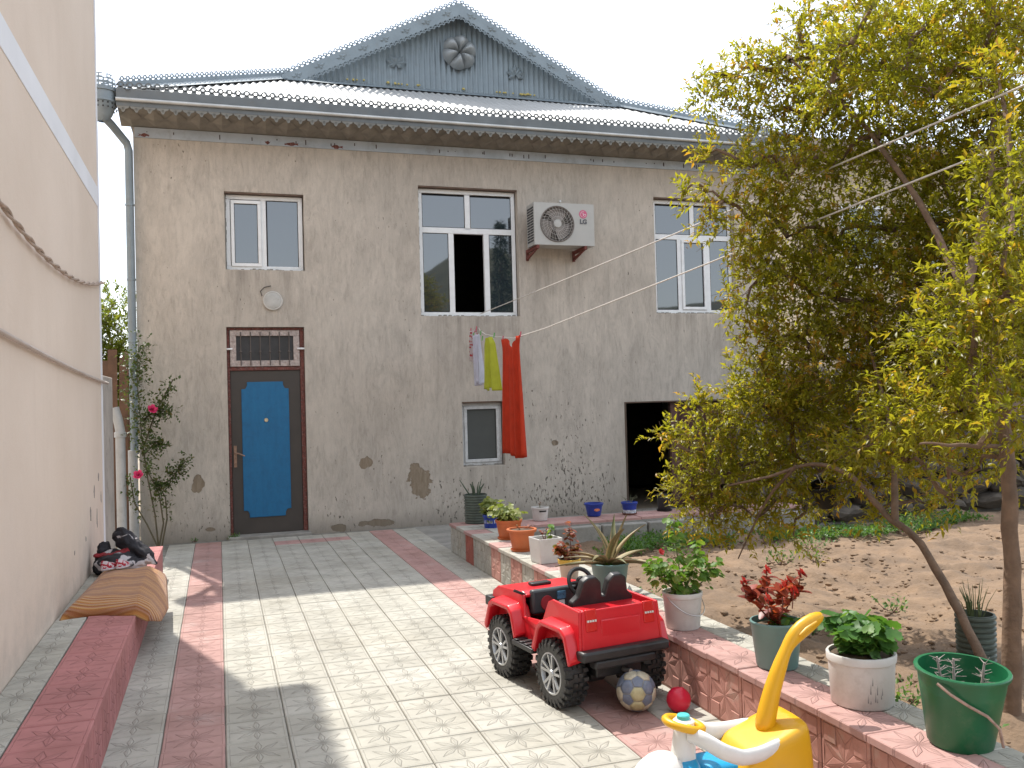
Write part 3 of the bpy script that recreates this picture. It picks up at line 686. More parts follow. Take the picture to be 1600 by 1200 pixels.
# big flower boss and two leaf sprays on the pediment
fl = empty('pediment_flower', parent=house); FC = Vector((RX+.03, GY-.03, 6.99)); fl.location = FC-ho
for q in range(6):
    mb = MB(); nu, nv = 7, 6; vv = []; a0 = 2*math.pi*q/6+.35
    for i in range(nu+1):
        for j in range(nv+1):
            r_ = .012+.262*i/nu; a = a0+(j/nv-.5)*2*math.pi/6*.985
            hgt = .19*math.sin(math.pi*min(1, (i/nu)*.92+.04))**.7*(.45+.55*math.cos((j/nv-.5)*math.pi))
            rr = r_*(1-.10*(2*(j/nv-.5))**2) if i == nu else r_
            vv.append((rr*math.cos(a), -hgt, rr*math.sin(a)))
    mb.add(vv, [(i*(nv+1)+j, (i+1)*(nv+1)+j, (i+1)*(nv+1)+j+1, i*(nv+1)+j+1) for i in range(nu) for j in range(nv)])
    mb.build('petal', mat('flower_tin', (.27, .285, .29), .5, .3, amt=.1), fl, smooth=80)
for s_ in (-1, 1):
    sp = empty('leaf_spray', parent=house); sp.location = Vector((RX+s_*.95, GY-.035, 6.74))-ho
    for q in range(7):
        a = R(-20+q*38 if s_ > 0 else 200-q*38); ln = random.uniform(.13, .19)
        mb = MB(); dr = Vector((math.cos(a), 0, math.sin(a))); sv = Vector((-dr.z, 0, dr.x))
        mb.add([(0, 0, 0), dr*ln*.45+sv*.04, dr*ln, dr*ln*.45-sv*.04, dr*ln*.5+Vector((0, -.03, 0))], [(0, 1, 4), (1, 2, 4), (2, 3, 4), (3, 0, 4)]); mb.build('leaf', M_tin, sp)
# rainwater head and downpipe at the left corner
dp = empty('downpipe', parent=house); dpo = Vector((-1.0, FY-.09, 5.0)); dp.location = dpo-ho
pts = [(-1.19, FY-.42, 5.04), (-1.12, FY-.32, 4.98), (-.985, FY-.10, 4.84), (-.965, FY-.075, 4.76), (-.965, FY-.075, 1.1)]
o = MB().tube(pts, .047, 12).build('pipe', M_tin, dp, smooth=True); o.location = -dpo
for z_ in (4.1, 3.2, 2.45):
    o = MB().lathe([(.049, -.012), (.054, -.010), (.054, .010), (.049, .012)], 12, (-.965, FY-.075, z_)).build('pipe_collar', M_tin, dp, smooth=True); o.location = -dpo
hh = empty('x'); bpy.data.objects.remove(hh)
HC = Vector((-1.21, FY-.45, 5.22))
hp = MB(); hp.lathe([(.05, -.24), (.11, -.17), (.15, -.06), (.155, -.035), (.17, -.03), (.17, -.005), (.155, 0), (.155, .09), (.17, .095), (.17, .12), (.155, .125)], 18, HC)
o = hp.build('rainwater_head', M_tin, dp, smooth=True); o.location = -dpo
cr = MB(); n_ = 18
for k_ in range(3):
    for j in range(n_):
        a0 = 2*math.pi*j/n_; zz = .125+.055*k_
        if k_ == 2 and j % 3 == 2: continue
        for (u0, u1, v0, v1) in ((0, .32, 0, .055), (.32, 1, 0, .018), (.32, 1, .042, .055)):
            aa, ab = a0+u0*2*math.pi/n_, a0+u1*2*math.pi/n_; rr = .155-.004*k_-.02*(k_ == 2)
            cr.add([HC+Vector((rr*math.cos(aa), rr*math.sin(aa), zz+v0)), HC+Vector((rr*math.cos(ab), rr*math.sin(ab), zz+v0)), HC+Vector((rr*math.cos(ab), rr*math.sin(ab), zz+v1)), HC+Vector((rr*math.cos(aa), rr*math.sin(aa), zz+v1))], [(0, 1, 2, 3)])
o = cr.build('pierced_crown', M_tin, dp); o.location = -dpo
cl = MB()
for j in range(18):
    a0 = 2*math.pi*j/18; rr = .158; 
    for zz in (-.05, -.10):
        p = HC+Vector((rr*math.cos(a0), rr*math.sin(a0), zz)); cl.lathe([(0, -.012), (.012, 0), (0, .012)], 6, p)
o = cl.build('hole_dot', mat('dark_hole', (.03, .03, .03), .9), dp); o.location = -dpo  # dark beads painted in for the shade inside the collar's holes
# white plastic waste pipes in the corner
for (x, y, r_, h_) in ((-.985, FY-.10, .055, 1.15),):
    o = MB().tube([(x, y, 0), (x, y, h_)], r_, 14).build('waste_pipe', M_pvc, dp, smooth=True); o.location = -dpo

# ------------------------------------------------------------------ neighbouring building on the left
LX, LY1, LH = -1.03, 9.15, 6.05
nb = empty('neighbour_building', (LX, 4, 0)); nbo = Vector((LX, 4, 0)); tag(nb, 'tall cream stucco building with white band filling the left edge', 'building')
def N(o): o.location = Vector(o.location) - nbo; return o
N(MB().box(-7.5, LX, -6, LY1, -.05, LH).build('wall', M_stucco, nb))
N(MB().box(LX-.02, LX+.004, -6.01, LY1+.004, 3.53, 3.71).build('string_band', M_trim, nb))
N(MB().box(LX-.14, LX+.005, LY1-.10, LY1+.006, 0, LH-.001).build('corner_strip', M_trim, nb))
N(MB().box(-7.8, LX+.34, -6.3, LY1-.10, LH, LH+.10).build('eaves_slab', M_tin_dark, nb))
N(MB().add([(-7.8, -6.3, LH+.1), (LX+.34, -6.3, LH+.1), (LX+.34, LY1-.1, LH+.1), (-7.8, LY1-.1, LH+.1), (-4.3, -3, LH+1.5), (-4.3, LY1-3.2, LH+1.5)], [(0, 1, 4), (1, 2, 5, 4), (2, 3, 5), (3, 0, 4, 5)]).build('roof', M_roof, nb))
N(lace((LX+.335, -6.3, LH+.09), (LX+.335, LY1-.1, LH+.09), (.25, 0, .9), .17, .12).build('lace_edging', M_tin, nb))
# chipped stucco near the foot
for (y_, z_, s_, h_) in ((8.2, .78, .05, .16), (8.45, .95, .04, .13), (8.75, 1.05, .05, .10), (7.9, .62, .03, .05), (7.3, .60, .025, .04), (8.6, .70, .03, .20), (8.9, .85, .03, .12)):
    pr_ = []
    for q in range(12):
        t = 2*math.pi*q/12; k_ = random.uniform(.5, 1.0); pr_.append((y_+s_*k_*math.cos(t), z_+h_*.5*k_*math.sin(t)))
    N(MB().prism(pr_, 'x', LX-.01, LX+.0025).build('chipped_patch', mat('grey_render', (.30, .265, .235), .95, amt=.35, sc=30), nb))

def sagged(p0, p1, sag, n=14, wob=0.0):
    p0, p1 = Vector(p0), Vector(p1); out = []
    for i in range(n+1):
        t = i/n; p = p0.lerp(p1, t); p.z -= sag*4*t*(1-t)
        if wob: p += Vector((0, random.uniform(-wob, wob), random.uniform(-wob, wob)))
        out.append(p)
    return out
M_cable = mat('tan_cable', (.40, .31, .25), .8, amt=.2, sc=20)
c_ = MB(); pa = sagged((LX+.03, 3.0, 3.02), (LX+.03, LY1-.02, 2.84), .32, 60)
for s_ in (0, math.pi): c_.tube([Vector(p)+Vector((.010*math.cos(i*1.1+s_), 0, .010*math.sin(i*1.1+s_))) for i, p in enumerate(pa)], .0085, 6)
tag(c_.build('twisted_cable', M_cable, smooth=True), 'brown twisted cable sagging along the upper cream wall', 'cable')
tag(MB().tube(sagged((LX+.022, 3.0, 2.16), (LX+.022, LY1+.22, 1.90), .04, 24), .014, 8).build('wall_hose', mat('cream_hose', (.50, .43, .38), .7, amt=.1), smooth=True), 'pale cream hose clipped low along the cream wall', 'hose')

# stub wall, plank fence and greenery closing the gap between the two buildings
tag(MB().box(-1.9, -1.055, LY1+.02, 10.25, -.05, 1.98).build('stub_wall', mat('stub_render', (.42, .375, .33), .9, amt=.15, sc=3, bump=.3, dirt=((.2, .19, .17), .9)), bevel=.01), 'short cream garden wall with grey bare patch behind the tall corner', 'wall')
fe = empty('plank_fence', (-1.5, 12.6, 0)); tag(fe, 'rusty brown plank fence in the gap beside the house', 'fence')
for q in range(9):
    h_ = 2.35+random.uniform(-.12, .12); MB().box(-.055, .055, -.012, .012, 0, h_).build('plank', mat('brown_plank', (.13, .075, .05), .85, amt=.35, sc=5, bump=.3), fe, loc=(-.5+q*.115, random.uniform(-.01, .01), 0), rot=(0, random.uniform(-.02, .02), 0))
for z_ in (.5, 1.9): MB().box(-.6, .48, .014, .05, z_, z_+.07).build('rail', mat('brown_plank', (.13, .075, .05)), fe)
wp = empty('soil_pipe', (-1.09, 11.3, 0)); tag(wp, 'white plastic soil pipe standing beside the house corner', 'pipe')
MB().tube([(0, 0, 0), (0, 0, 1.40), (-.02, 0, 1.52), (-.06, .02, 1.66)], .055, 14).build('pipe', M_pvc, wp, smooth=True); MB().lathe([(.056, -.03), (.066, -.028), (.066, .028), (.056, .03)], 14, (0, 0, 1.35)).build('collar', M_pvc, wp, smooth=True)

# ------------------------------------------------------------------ foliage tools
def leaf_cloud(name, pos, dirs, ups, length, width, rnd, m_, parent=None, fold=.25, droop=.25):
    """many small leaves in one mesh: each leaf is two bent halves with a mid rib (6 vertices, 4 triangles)"""
    n = len(pos); d = dirs/np.linalg.norm(dirs, axis=1, keepdims=True)
    s = np.cross(d, ups); s /= (np.linalg.norm(s, axis=1, keepdims=True)+1e-9); u = np.cross(s, d)
    L_ = length[:, None]; W_ = width[:, None]
    v = np.empty((n, 6, 3), np.float32)
    v[:, 0] = pos
    v[:, 1] = pos+d*L_*.45+s*W_*.5+u*W_*fold; v[:, 2] = pos+d*L_*.5; v[:, 3] = pos+d*L_*.45-s*W_*.5+u*W_*fold
    v[:, 4] = pos+d*L_-u*L_*droop; v[:, 5] = pos+d*L_*.12
    tri = np.array([[0, 2, 1], [0, 3, 2], [1, 2, 4], [2, 3, 4]], np.int32)
    f = (np.arange(n, dtype=np.int32)[:, None, None]*6+tri[None]).reshape(-1)
    me = bpy.data.meshes.new(name); me.vertices.add(n*6); me.vertices.foreach_set('co', v.reshape(-1))
    nf = n*4; me.loops.add(nf*3); me.loops.foreach_set('vertex_index', f); me.polygons.add(nf)
    me.polygons.foreach_set('loop_start', np.arange(nf, dtype=np.int32)*3); me.polygons.foreach_set('loop_total', np.full(nf, 3, np.int32))
    at = me.attributes.new('rnd', 'FLOAT', 'POINT'); at.data.foreach_set('value', np.repeat(rnd.astype(np.float32), 6))
    me.materials.append(m_); me.update(calc_edges=True); me.validate()
    return link(name, me, parent)
def unit(n): 
    a = rng.normal(size=(n, 3)); return a/np.linalg.norm(a, axis=1, keepdims=True)
def twig_leaves(starts, dirs, lens, per, lsz, wsz, rndbase=None):
    """leaves in rows along twigs; returns arrays for leaf_cloud"""
    P_, D_, U_, L_, W_, R_ = [], [], [], [], [], []
    for i in range(len(starts)):
        k = max(3, int(per*lens[i])); t = np.linspace(.12, 1, k)
        base = starts[i]+dirs[i]*lens[i]*t[:, None]+np.array([0, 0, -1])*(t**2)[:, None]*lens[i]*.18
        side = unit(k); side -= dirs[i]*(side@dirs[i])[:, None]; side /= np.linalg.norm(side, axis=1, keepdims=True)
        dd = side*.8+dirs[i]*.75+np.array([0, 0, .15]); P_.append(base); D_.append(dd); U_.append(unit(k)*.6+np.array([0, 0, 1.0]))
        sc_ = rng.uniform(.6, 1.15, k); L_.append(lsz*sc_); W_.append(wsz*sc_); rb = rng.random() if rndbase is None else rndbase[i]
        R_.append(np.clip(rb*.6+t*.25+rng.random(k)*.3, 0, 1))
    return map(np.concatenate, (P_, D_, U_, L_, W_, R_))

M_pom = leaf_mat('pomegranate_leaf', (.13, .165, .020), (.275, .262, .028), (.40, .215, .036), .63, .36)
M_rose = leaf_mat('rose_leaf', (.045, .075, .025), (.07, .105, .03), (.13, .11, .03), .35, .45)
M_green = leaf_mat('bush_leaf', (.11, .17, .025), (.18, .22, .035), (.18, .17, .04), .5)

# ------------------------------------------------------------------ trees
def grow(root_pts, root_r, blobs, name, label, leaf_m, bark_m, per_area=1600, lsz=.049, wsz=.0195, lightr=1.0, limb=.35, extra=None, keep=1.0):
    t = empty(name, root_pts[0]); tag(t, label, 'tree'); o0 = Vector(root_pts[0])
    tr_ = MB(); k = len(root_pts)
    # smooth the trunk line
    pts = [Vector(p) for p in root_pts]; fine = []
    for i in range(k-1):
        for s_ in range(5):
            u = s_/5; p0, p1, p2, p3 = pts[max(i-1, 0)], pts[i], pts[i+1], pts[min(i+2, k-1)]
            fine.append(.5*((2*p1)+(p2-p0)*u+(2*p0-5*p1+4*p2-p3)*u*u+(3*p1-p0-3*p2+p3)*u**3))
    fine.append(pts[-1]); n = len(fine)
    tr_.tube([p-o0+Vector((random.uniform(-.006, .006), random.uniform(-.006, .006), 0)) for p in fine], [root_r*(1-.82*(i/(n-1))**.9)*random.uniform(.93, 1.07) for i in range(n)], 10)
    tr_.build('trunk', bark_m, t, smooth=True)
    if extra:
        for ex, r_ in extra:
            pts_ = [Vector(p) for p in ex]; ff = []
            for i in range(len(pts_)-1):
                for s_ in range(5):
                    u = s_/5; p0, p1, p2, p3 = pts_[max(i-1, 0)], pts_[i], pts_[i+1], pts_[min(i+2, len(pts_)-1)]
                    ff.append(.5*((2*p1)+(p2-p0)*u+(2*p0-5*p1+4*p2-p3)*u*u+(3*p1-p0-3*p2+p3)*u**3))
            ff.append(pts_[-1]); nn_ = len(ff)
            MB().tube([p-o0+Vector((random.uniform(-.005, .005),)*3) for p in ff], [r_*(1-.7*i/(nn_-1))*random.uniform(.9, 1.1) for i in range(nn_)], 9).build('limb', bark_m, t, smooth=True)
            fine = fine+ff
    nodes = [p for p in fine if p.z > fine[0].z+.9] or fine[-3:]
    bl = sorted(blobs, key=lambda b: min((Vector(b[:3])-p).length for p in nodes))
    tw = MB(); S_, D_, LN, RB = [], [], [], []
    for b in bl:
        c = Vector(b[:3]); nr = min(nodes, key=lambda p: (p-c).length+.3*max(0, p.z-c.z)); mid = nr.lerp(c, .5)+Vector((random.uniform(-.06, .06), random.uniform(-.06, .06), random.uniform(-.02, .10)))
        q1 = nr.lerp(mid, .5)+Vector((random.uniform(-.03, .03),)*3); q2 = mid.lerp(c, .5)+Vector((random.uniform(-.03, .03), random.uniform(-.03, .03), .03)); r_ = .010+.02*b[3]
        MB().tube([nr-o0, q1-o0, mid-o0, q2-o0, c-o0], [r_*1.25, r_*1.1, r_, r_*.7, r_*.4], 6, caps=False).build('limb', bark_m, t, smooth=True)
        nodes += [q1, mid, q2, c]
        m_ = int(per_area*b[3]**2*keep)+5; br = random.random()
        ctr = np.array(c)
        for j in range(m_):
            off = unit(1)[0]*b[3]*(rng.random()**.45)*np.array([1.0, 1.0, .92]); st = ctr+off
            dr = off/(np.linalg.norm(off)+1e-6)*.7+unit(1)[0]*.7+np.array([0, 0, .25]); dr /= np.linalg.norm(dr)
            S_.append(st-dr*.05); D_.append(dr); LN.append(rng.uniform(.09, .24)); RB.append(min(1, max(0, rng.random()*.75+br*.25)))
            if j % 5 == 0:
                e = Vector(st+dr*LN[-1]); s2 = Vector(st-dr*.05)
                tw.tube([c.lerp(s2, .55)-o0, s2-o0, e-o0-Vector((0, 0, LN[-1]*.15))], [.003, .0024, .001], 3, caps=False)
    o = tw.build('twigs', M_twig, t); o['kind'] = 'stuff'
    P_, Dd, U_, L_, W_, R_ = twig_leaves(np.array(S_)-np.array(o0), np.array(D_), LN, 72, lsz, wsz, RB)
    o = leaf_cloud('crown', P_, Dd, U_, L_, W_, R_, leaf_m, t); o['kind'] = 'stuff'
    return t
BLOBS = [(3.12, 5.2, 3.62, 0.144), (3.35, 5.2, 3.77, 0.206), (3.6, 5.1, 3.8, 0.249), (3.91, 5.0, 3.85, 0.322), (4.1, 4.8, 3.69, 0.356), (4.29, 4.6, 3.85, 0.30), (4.27, 4.8, 4.13, 0.25), (4.4, 4.3, 3.78, 0.30), (4.59, 4.1, 3.8, 0.28), (3.79, 5.1, 4.16, 0.15), (3.13, 5.2, 3.24, 0.093), (3.1, 5.2, 2.98, 0.076), (3.52, 5.1, 3.47, 0.192), (3.77, 4.9, 3.4, 0.314), (3.34, 5.0, 3.11, 0.174), (3.51, 4.9, 3.01, 0.268), (3.83, 4.8, 3.09, 0.23), (4.11, 4.6, 3.17, 0.385), (4.33, 4.3, 3.22, 0.40), (4.56, 4.1, 3.18, 0.40), (3.06, 5.1, 2.77, 0.083), (3.28, 5.0, 2.78, 0.227), (3.5, 4.9, 2.64, 0.329), (3.81, 4.8, 2.59, 0.28), (4.09, 4.6, 2.65, 0.36), (4.25, 4.3, 2.67, 0.426), (4.42, 4.0, 2.62, 0.408), (2.93, 5.2, 2.97, 0.05), (3.36, 5.0, 2.4, 0.249), (3.6, 4.8, 2.26, 0.366), (3.92, 4.6, 2.2, 0.4), (4.14, 4.3, 2.21, 0.423), (4.35, 4.0, 2.13, 0.406), (3.24, 5.0, 2.2, 0.124), (3.44, 5.0, 1.99, 0.25), (3.68, 4.8, 1.85, 0.367), (4.0, 4.6, 1.76, 0.401), (4.21, 4.3, 1.74, 0.405), (4.38, 4.0, 1.66, 0.332), (3.45, 5.1, 1.7, 0.275)]
BLOBS += [(3.31, 3.35, 1.54, 0.166), (3.21, 3.0, 1.54, 0.165), (3.32, 3.2, 1.77, 0.204), (3.3, 3.0, 1.99, 0.194), (3.36, 3.3, 2.11, 0.21), (3.36, 3.5, 1.85, 0.219), (3.39, 3.1, 2.31, 0.201), (3.42, 3.8, 1.54, 0.2), (3.62, 3.3, 2.69, 0.183), (3.36, 3.3, 1.27, 0.078), (3.5, 3.6, 1.08, 0.058), (3.5, 3.9, 1.26, 0.137), (3.46, 4.2, 1.32, 0.181), (3.78, 3.5, 3.18, 0.162)]
BLOBS += [(3.5, 4.25, 3.63, 0.177), (3.73, 4.15, 3.47, 0.183), (3.9, 4.05, 3.3, 0.164), (3.65, 4.2, 3.85, 0.166), (3.92, 4.1, 3.69, 0.184), (4.08, 3.95, 3.43, 0.18), (4.22, 3.9, 3.68, 0.18), (3.48, 4.4, 3.46, 0.151), (4.11, 4.0, 3.93, 0.201)]  # upper clumps added to cast shade on the front-right leaves
BLOBS2 = [(3.36, 5.2, 1.49, 0.299), (3.57, 5.0, 1.49, 0.335), (3.86, 4.8, 1.44, 0.35), (4.1, 4.5, 1.43, 0.25), (3.14, 5.4, 1.32, 0.218), (2.95, 5.5, 1.37, 0.088), (3.1, 5.4, 1.56, 0.096), (3.03, 5.4, 1.02, 0.173), (3.22, 5.3, 1.11, 0.28), (3.5, 5.2, 1.14, 0.28), (3.71, 5.0, 1.14, 0.22), (3.11, 5.3, 0.81, 0.193), (3.39, 5.2, 0.81, 0.192), (3.72, 5.1, 0.88, 0.14), (3.85, 4.8, 1.11, 0.17), (4.03, 4.6, 1.15, 0.14), (4.17, 4.5, 0.92, 0.10), (3.61, 5.1, 0.68, 0.06), (4.32, 4.1, 1.21, 0.13), (4.14, 4.2, 1.32, 0.15), (3.95, 4.7, 0.87, 0.08)]
grow([(3.254, 3.07, .08), (3.279, 3.07, 0.674), (3.301, 3.08, 1.091), (3.337, 3.12, 1.398), (3.547, 3.4, 1.781), (3.796, 3.85, 2.287), (3.835, 4.2, 2.823), (3.8, 4.6, 3.356), (3.562, 4.9, 3.786)], .044, BLOBS,
     'pomegranate_tree', 'tall bushy pomegranate tree with straight pale trunk at the right edge', M_pom, M_bark_light,
     extra=[([(3.33, 3.12, 1.37), (3.0, 3.05, 1.40), (2.75, 3.0, 1.42)], .012), ([(3.40, 3.2, 1.52), (3.8, 3.4, 1.58), (4.3, 3.7, 1.66)], .03), ([(3.7, 3.7, 2.1), (4.1, 3.9, 2.7), (4.4, 4.1, 3.5)], .03)])
grow([(3.859, 3.75, .08), (3.806, 3.9, .411), (3.748, 4.1, .768), (3.684, 4.3, .911), (3.607, 4.5, 1.124), (3.486, 4.7, 1.194), (3.296, 4.9, 1.11), (3.092, 5.1, 1.044)], .030, BLOBS2,
     'pomegranate_tree', 'low pomegranate tree with dark trunk leaning left over the soil', M_pom, M_bark,
     extra=[([(3.70, 4.25, .88), (3.78, 4.35, 1.4), (3.74, 4.5, 2.0)], .022), ([(3.4, 4.75, 1.18), (3.35, 5.0, .95), (3.25, 5.2, .55)], .014)])
# trees seen over the plank fence in the gap
for (x, y, h_, lab) in ((-2.0, 15.0, 3.0, 'yellow green tree showing above the fence in the gap'),):
    grow([(x, y, 0), (x+.05, y, 1.2), (x+.1, y+.1, 2.2)], .08, [(x+.1+random.uniform(-.6, .8), y+random.uniform(-.4, .4), random.uniform(1.6, 3.45), random.uniform(.35, .55)) for _ in range(24)], 'garden_tree', lab, M_green, M_bark, per_area=420, lsz=.075, wsz=.03)

# ------------------------------------------------------------------ rose bush at the house corner
rb = empty('rose_bush', (-.70, 11.30, 0)); tag(rb, 'thin rose bush with two pink blooms at the house corner', 'rose bush')
stems = [[(0, 0, 0), (-.03, -.02, .4), (-.10, 0, .8), (-.16, .02, 1.3), (-.20, .02, 2.0), (-.18, .05, 2.4)], [(0, 0, 0), (.06, -.03, .3), (.02, -.05, .65), (-.14, -.02, 1.0)], [(.03, 0, 0), (.10, -.04, .35), (.09, -.06, .6), (-.04, -.05, .85)],
         [(0, 0, 0), (-.12, -.03, .3), (-.25, -.02, .55), (-.30, 0, .9)], [(-.14, 0, 1.2), (.0, -.05, 1.6), (.20, -.08, 1.98)], [(-.16, 0, 1.5), (.0, -.08, 1.62), (.18, -.10, 1.60)], [(-.04, -.05, .72), (.14, -.09, .80), (.32, -.10, 1.02)], [(-.15, 0, 1.1), (.0, -.06, 1.25), (.08, -.08, 1.18)]]
S_, D_, LN = [], [], []
for q, st in enumerate(stems):
    MB().tube(st, [.011-.0015*i for i in range(len(st))], 6).build('stem', mat('rose_stem', (.10, .085, .05), .8, amt=.3), rb, smooth=True)
    dens = (340, 20, 20, 40, 90, 100, 150, 90)[q]
    for _ in range(dens):
        lo = {0: 2.6, 1: 1.5, 2: 1.5, 3: 1.5}.get(q, .5); i = min(len(st)-2, int(random.uniform(lo, len(st)-1))); p = Vector(st[i]).lerp(Vector(st[i+1]), random.random())
        S_.append(np.array(p)+rng.normal(size=3)*(.08 if q == 0 else .035)); dr = unit(1)[0]+np.array([0, -.3, .1]); D_.append(dr/np.linalg.norm(dr)); LN.append(rng.uniform(.05, .10))
P_, Dd, U_, L_, W_, R_ = twig_leaves(np.array(S_), np.array(D_), LN, 45, .048, .031)
o = leaf_cloud('leaves', P_, Dd, U_, L_, W_, R_, M_rose, rb, fold=.1, droop=.1); o['kind'] = 'stuff'
M_petal = mat('rose_petal', (.62, .035, .14), .6, amt=.25, sc=20)
def bloom(name, parent, loc, r, m_, n=3):
    mb = MB()
    for ring in range(n):
        k = 5+ring; 
        for i in range(k):
            a = 2*math.pi*(i+ring*.37)/k; rr = r*(1-.25*ring); tilt = .35+.45*ring
            d = Vector((math.cos(a), math.sin(a), 0)); s_ = Vector((-d.y, d.x, 0)); u = Vector((0, 0, 1))
            t_ = d*math.cos(tilt)+u*math.sin(tilt)
            mb.add([(0, 0, 0), t_*rr*.6+s_*rr*.42, t_*rr*.95+s_*rr*.25+u*.1*rr, t_*rr*.95-s_*rr*.25+u*.1*rr, t_*rr*.6-s_*rr*.42], [(0, 1, 2, 3, 4)])
    o = mb.build(name, m_, parent, loc=loc, rot=(R(60), 0, random.uniform(-.5, .5))); return o
bloom('bloom', rb, (-.03, -.17, 1.63), .065, M_petal); bloom('bloom', rb, (-.19, -.14, .88), .065, M_petal)

# ------------------------------------------------------------------ air conditioner and lamp on the front
acx0, acx1, acz0, acz1 = 4.06, 4.93, 3.70, 4.27; acy = FY-.46
ac = empty('air_conditioner', ((acx0+acx1)/2, FY-.01, acz0)); tag(ac, 'white outdoor air conditioner unit on rusty brackets with pink logo', 'air conditioner'); aco = Vector(((acx0+acx1)/2, FY-.01, acz0))
def A(o): o.location = Vector(o.location)-aco; return o
M_ac = mat('ac_casing', (.42, .412, .385), .5, amt=.05, dirt=((.42, .40, .36), .3))
fc = Vector((acx0+.33, acy, (acz0+acz1)/2)); fr_ = .235
# casing with a round hole in its front
mb = MB(); n = 32; ring = [(fc.x+fr_*math.cos(2*math.pi*i/n), fc.z+fr_*math.sin(2*math.pi*i/n)) for i in range(n)]
def sq(i):
    a = 2*math.pi*i/n; c, s = math.cos(a), math.sin(a); tx = ((acx1-fc.x) if c > 0 else (fc.x-acx0))/max(abs(c), 1e-6); tz = (acz1-fc.z)/max(abs(s), 1e-6); t_ = min(tx, tz); return (fc.x+c*t_, fc.z+s*t_)
outer = [sq(i) for i in range(n)]
vv = [(x, acy, z) for x, z in ring]+[(x, acy, z) for x, z in outer]
mb.add(vv, [(i, (i+1) % n, n+(i+1) % n, n+i) for i in range(n)])
for cxn, czn in ((acx0, acz0), (acx1, acz0), (acx1, acz1), (acx0, acz1)):
    best = sorted(range(n), key=lambda i: (outer[i][0]-cxn)**2+(outer[i][1]-czn)**2)[:2]; i0, i1 = best
    mb.add([(outer[i0][0], acy, outer[i0][1]), (cxn, acy, czn), (outer[i1][0], acy, outer[i1][1])], [(0, 1, 2)])
yb = acy+.30
mb.quad((acx0, acy, acz0), (acx0, yb, acz0), (acx0, yb, acz1), (acx0, acy, acz1)); mb.quad((acx1, acy, acz0), (acx1, yb, acz0), (acx1, yb, acz1), (acx1, acy, acz1))
mb.quad((acx0, acy, acz1), (acx1, acy, acz1), (acx1, yb, acz1), (acx0, yb, acz1)); mb.quad((acx0, acy, acz0), (acx1, acy, acz0), (acx1, yb, acz0), (acx0, yb, acz0)); mb.quad((acx0, yb, acz0), (acx1, yb, acz0), (acx1, yb, acz1), (acx0, yb, acz1))
A(mb.build('casing', M_ac, ac))
mb = MB().lathe([(fr_, 0), (fr_+.012, -.006), (fr_+.004, -.014), (fr_-.008, -.006), (fr_-.012, .03), (fr_-.012, .14), (0, .14)], 32, (fc.x, acy, fc.z), 'y'); A(mb.build('fan_shroud', mat('dark_shroud', (.16, .14, .125), .8), ac, smooth=True))
for q in range(3):
    mb = MB(); vv = []
    for i in range(6):
        for j in range(5):
            r_ = .05+.165*i/5; a = 2*math.pi*q/3+.5+j/4*1.5+.25*i/5; vv.append((fc.x+r_*math.cos(a), acy+.055+.03*j/4, fc.z+r_*math.sin(a)))
    mb.add(vv, [(i*5+j, i*5+j+1, (i+1)*5+j+1, (i+1)*5+j) for i in range(5) for j in range(4)]); A(mb.build('fan_blade', mat('fan_blade_grey', (.27, .24, .22), .6), ac, smooth=True))
gr = MB()
for q in range(30):
    a = 2*math.pi*q/30; gr.tube([(fc.x+.05*math.cos(a), acy-.012, fc.z+.05*math.sin(a)), (fc.x+.14*math.cos(a+.18), acy-.016, fc.z+.14*math.sin(a+.18)), (fc.x+.232*math.cos(a+.42), acy-.006, fc.z+.232*math.sin(a+.42))], .0024, 4)
for r_ in (.1, .15, .2): gr.tube([(fc.x+r_*math.cos(2*math.pi*i/28), acy-.013, fc.z+r_*math.sin(2*math.pi*i/28)) for i in range(29)], .002, 4)
A(gr.build('fan_grille', mat('grille_wire', (.50, .47, .43), .5), ac)); A(MB().lathe([(0, -.028), (.05, -.026), (.058, -.016), (.058, -.008)], 20, (fc.x, acy, fc.z), 'y').build('grille_hub', M_ac, ac, smooth=True))
for q in range(13):
    z_ = acz0+.05+q*.037; A(MB().box(acx0-.003, acx0+.002, acy+.03, acy+.145, z_, z_+.024).build('side_louvre', mat('louvre_slot', (.05, .05, .05), .8), ac)); A(MB().box(acx0-.003, acx0+.002, acy+.16, acy+.27, z_, z_+.024).build('side_louvre', mat('louvre_slot', (.05, .05, .05), .8), ac))
for x in (acx0+.03, acx1-.15):
    mb = MB(); mb.box(x, x+.035, acy-.005, FY-.001, acz0-.05, acz0-.004); mb.box(x, x+.035, FY-.03, FY-.002, acz0-.15, acz0-.05)
    mb.prism([(acy+.03, acz0-.05), (FY-.03, acz0-.14), (FY-.03, acz0-.09), (acy+.09, acz0-.05)], 'x', x+.006, x+.028); A(mb.build('bracket', mat('rusted_bracket', (.16, .045, .035), .8, amt=.4, sc=20), ac))
A(MB().lathe([(0, .03), (.014, .025), (.02, .0), (.012, -.02), (.03, -.025)], 10, (acx0+.40, acy+.05, acz1+.025)).build('lifting_eye', M_steel, ac, smooth=True))
M_logo = mat('logo_pink', (.55, .10, .20), .5, amt=.04); M_logo_w = mat('logo_white', (.70, .60, .60), .5); M_ink = mat('dark_print', (.10, .10, .11), .6)
lg = Vector((acx1-.16, acy-.002, acz1-.14))
logo = empty('logo', lg-aco, parent=ac)
MB().lathe([(0, -.002), (.057, -.002), (.058, 0)], 28, (0, 0, 0), 'y').build('logo_disc', M_logo, logo)
mb = MB(); a0, a1 = R(20), R(360)
arc = [(.041*math.cos(R(10+i*14)), -.0035, .041*math.sin(R(10+i*14))) for i in range(1, 22) if True]
arc = [(.040*math.cos(R(70+i*14)), -.003, .040*math.sin(R(70+i*14))) for i in range(21)]
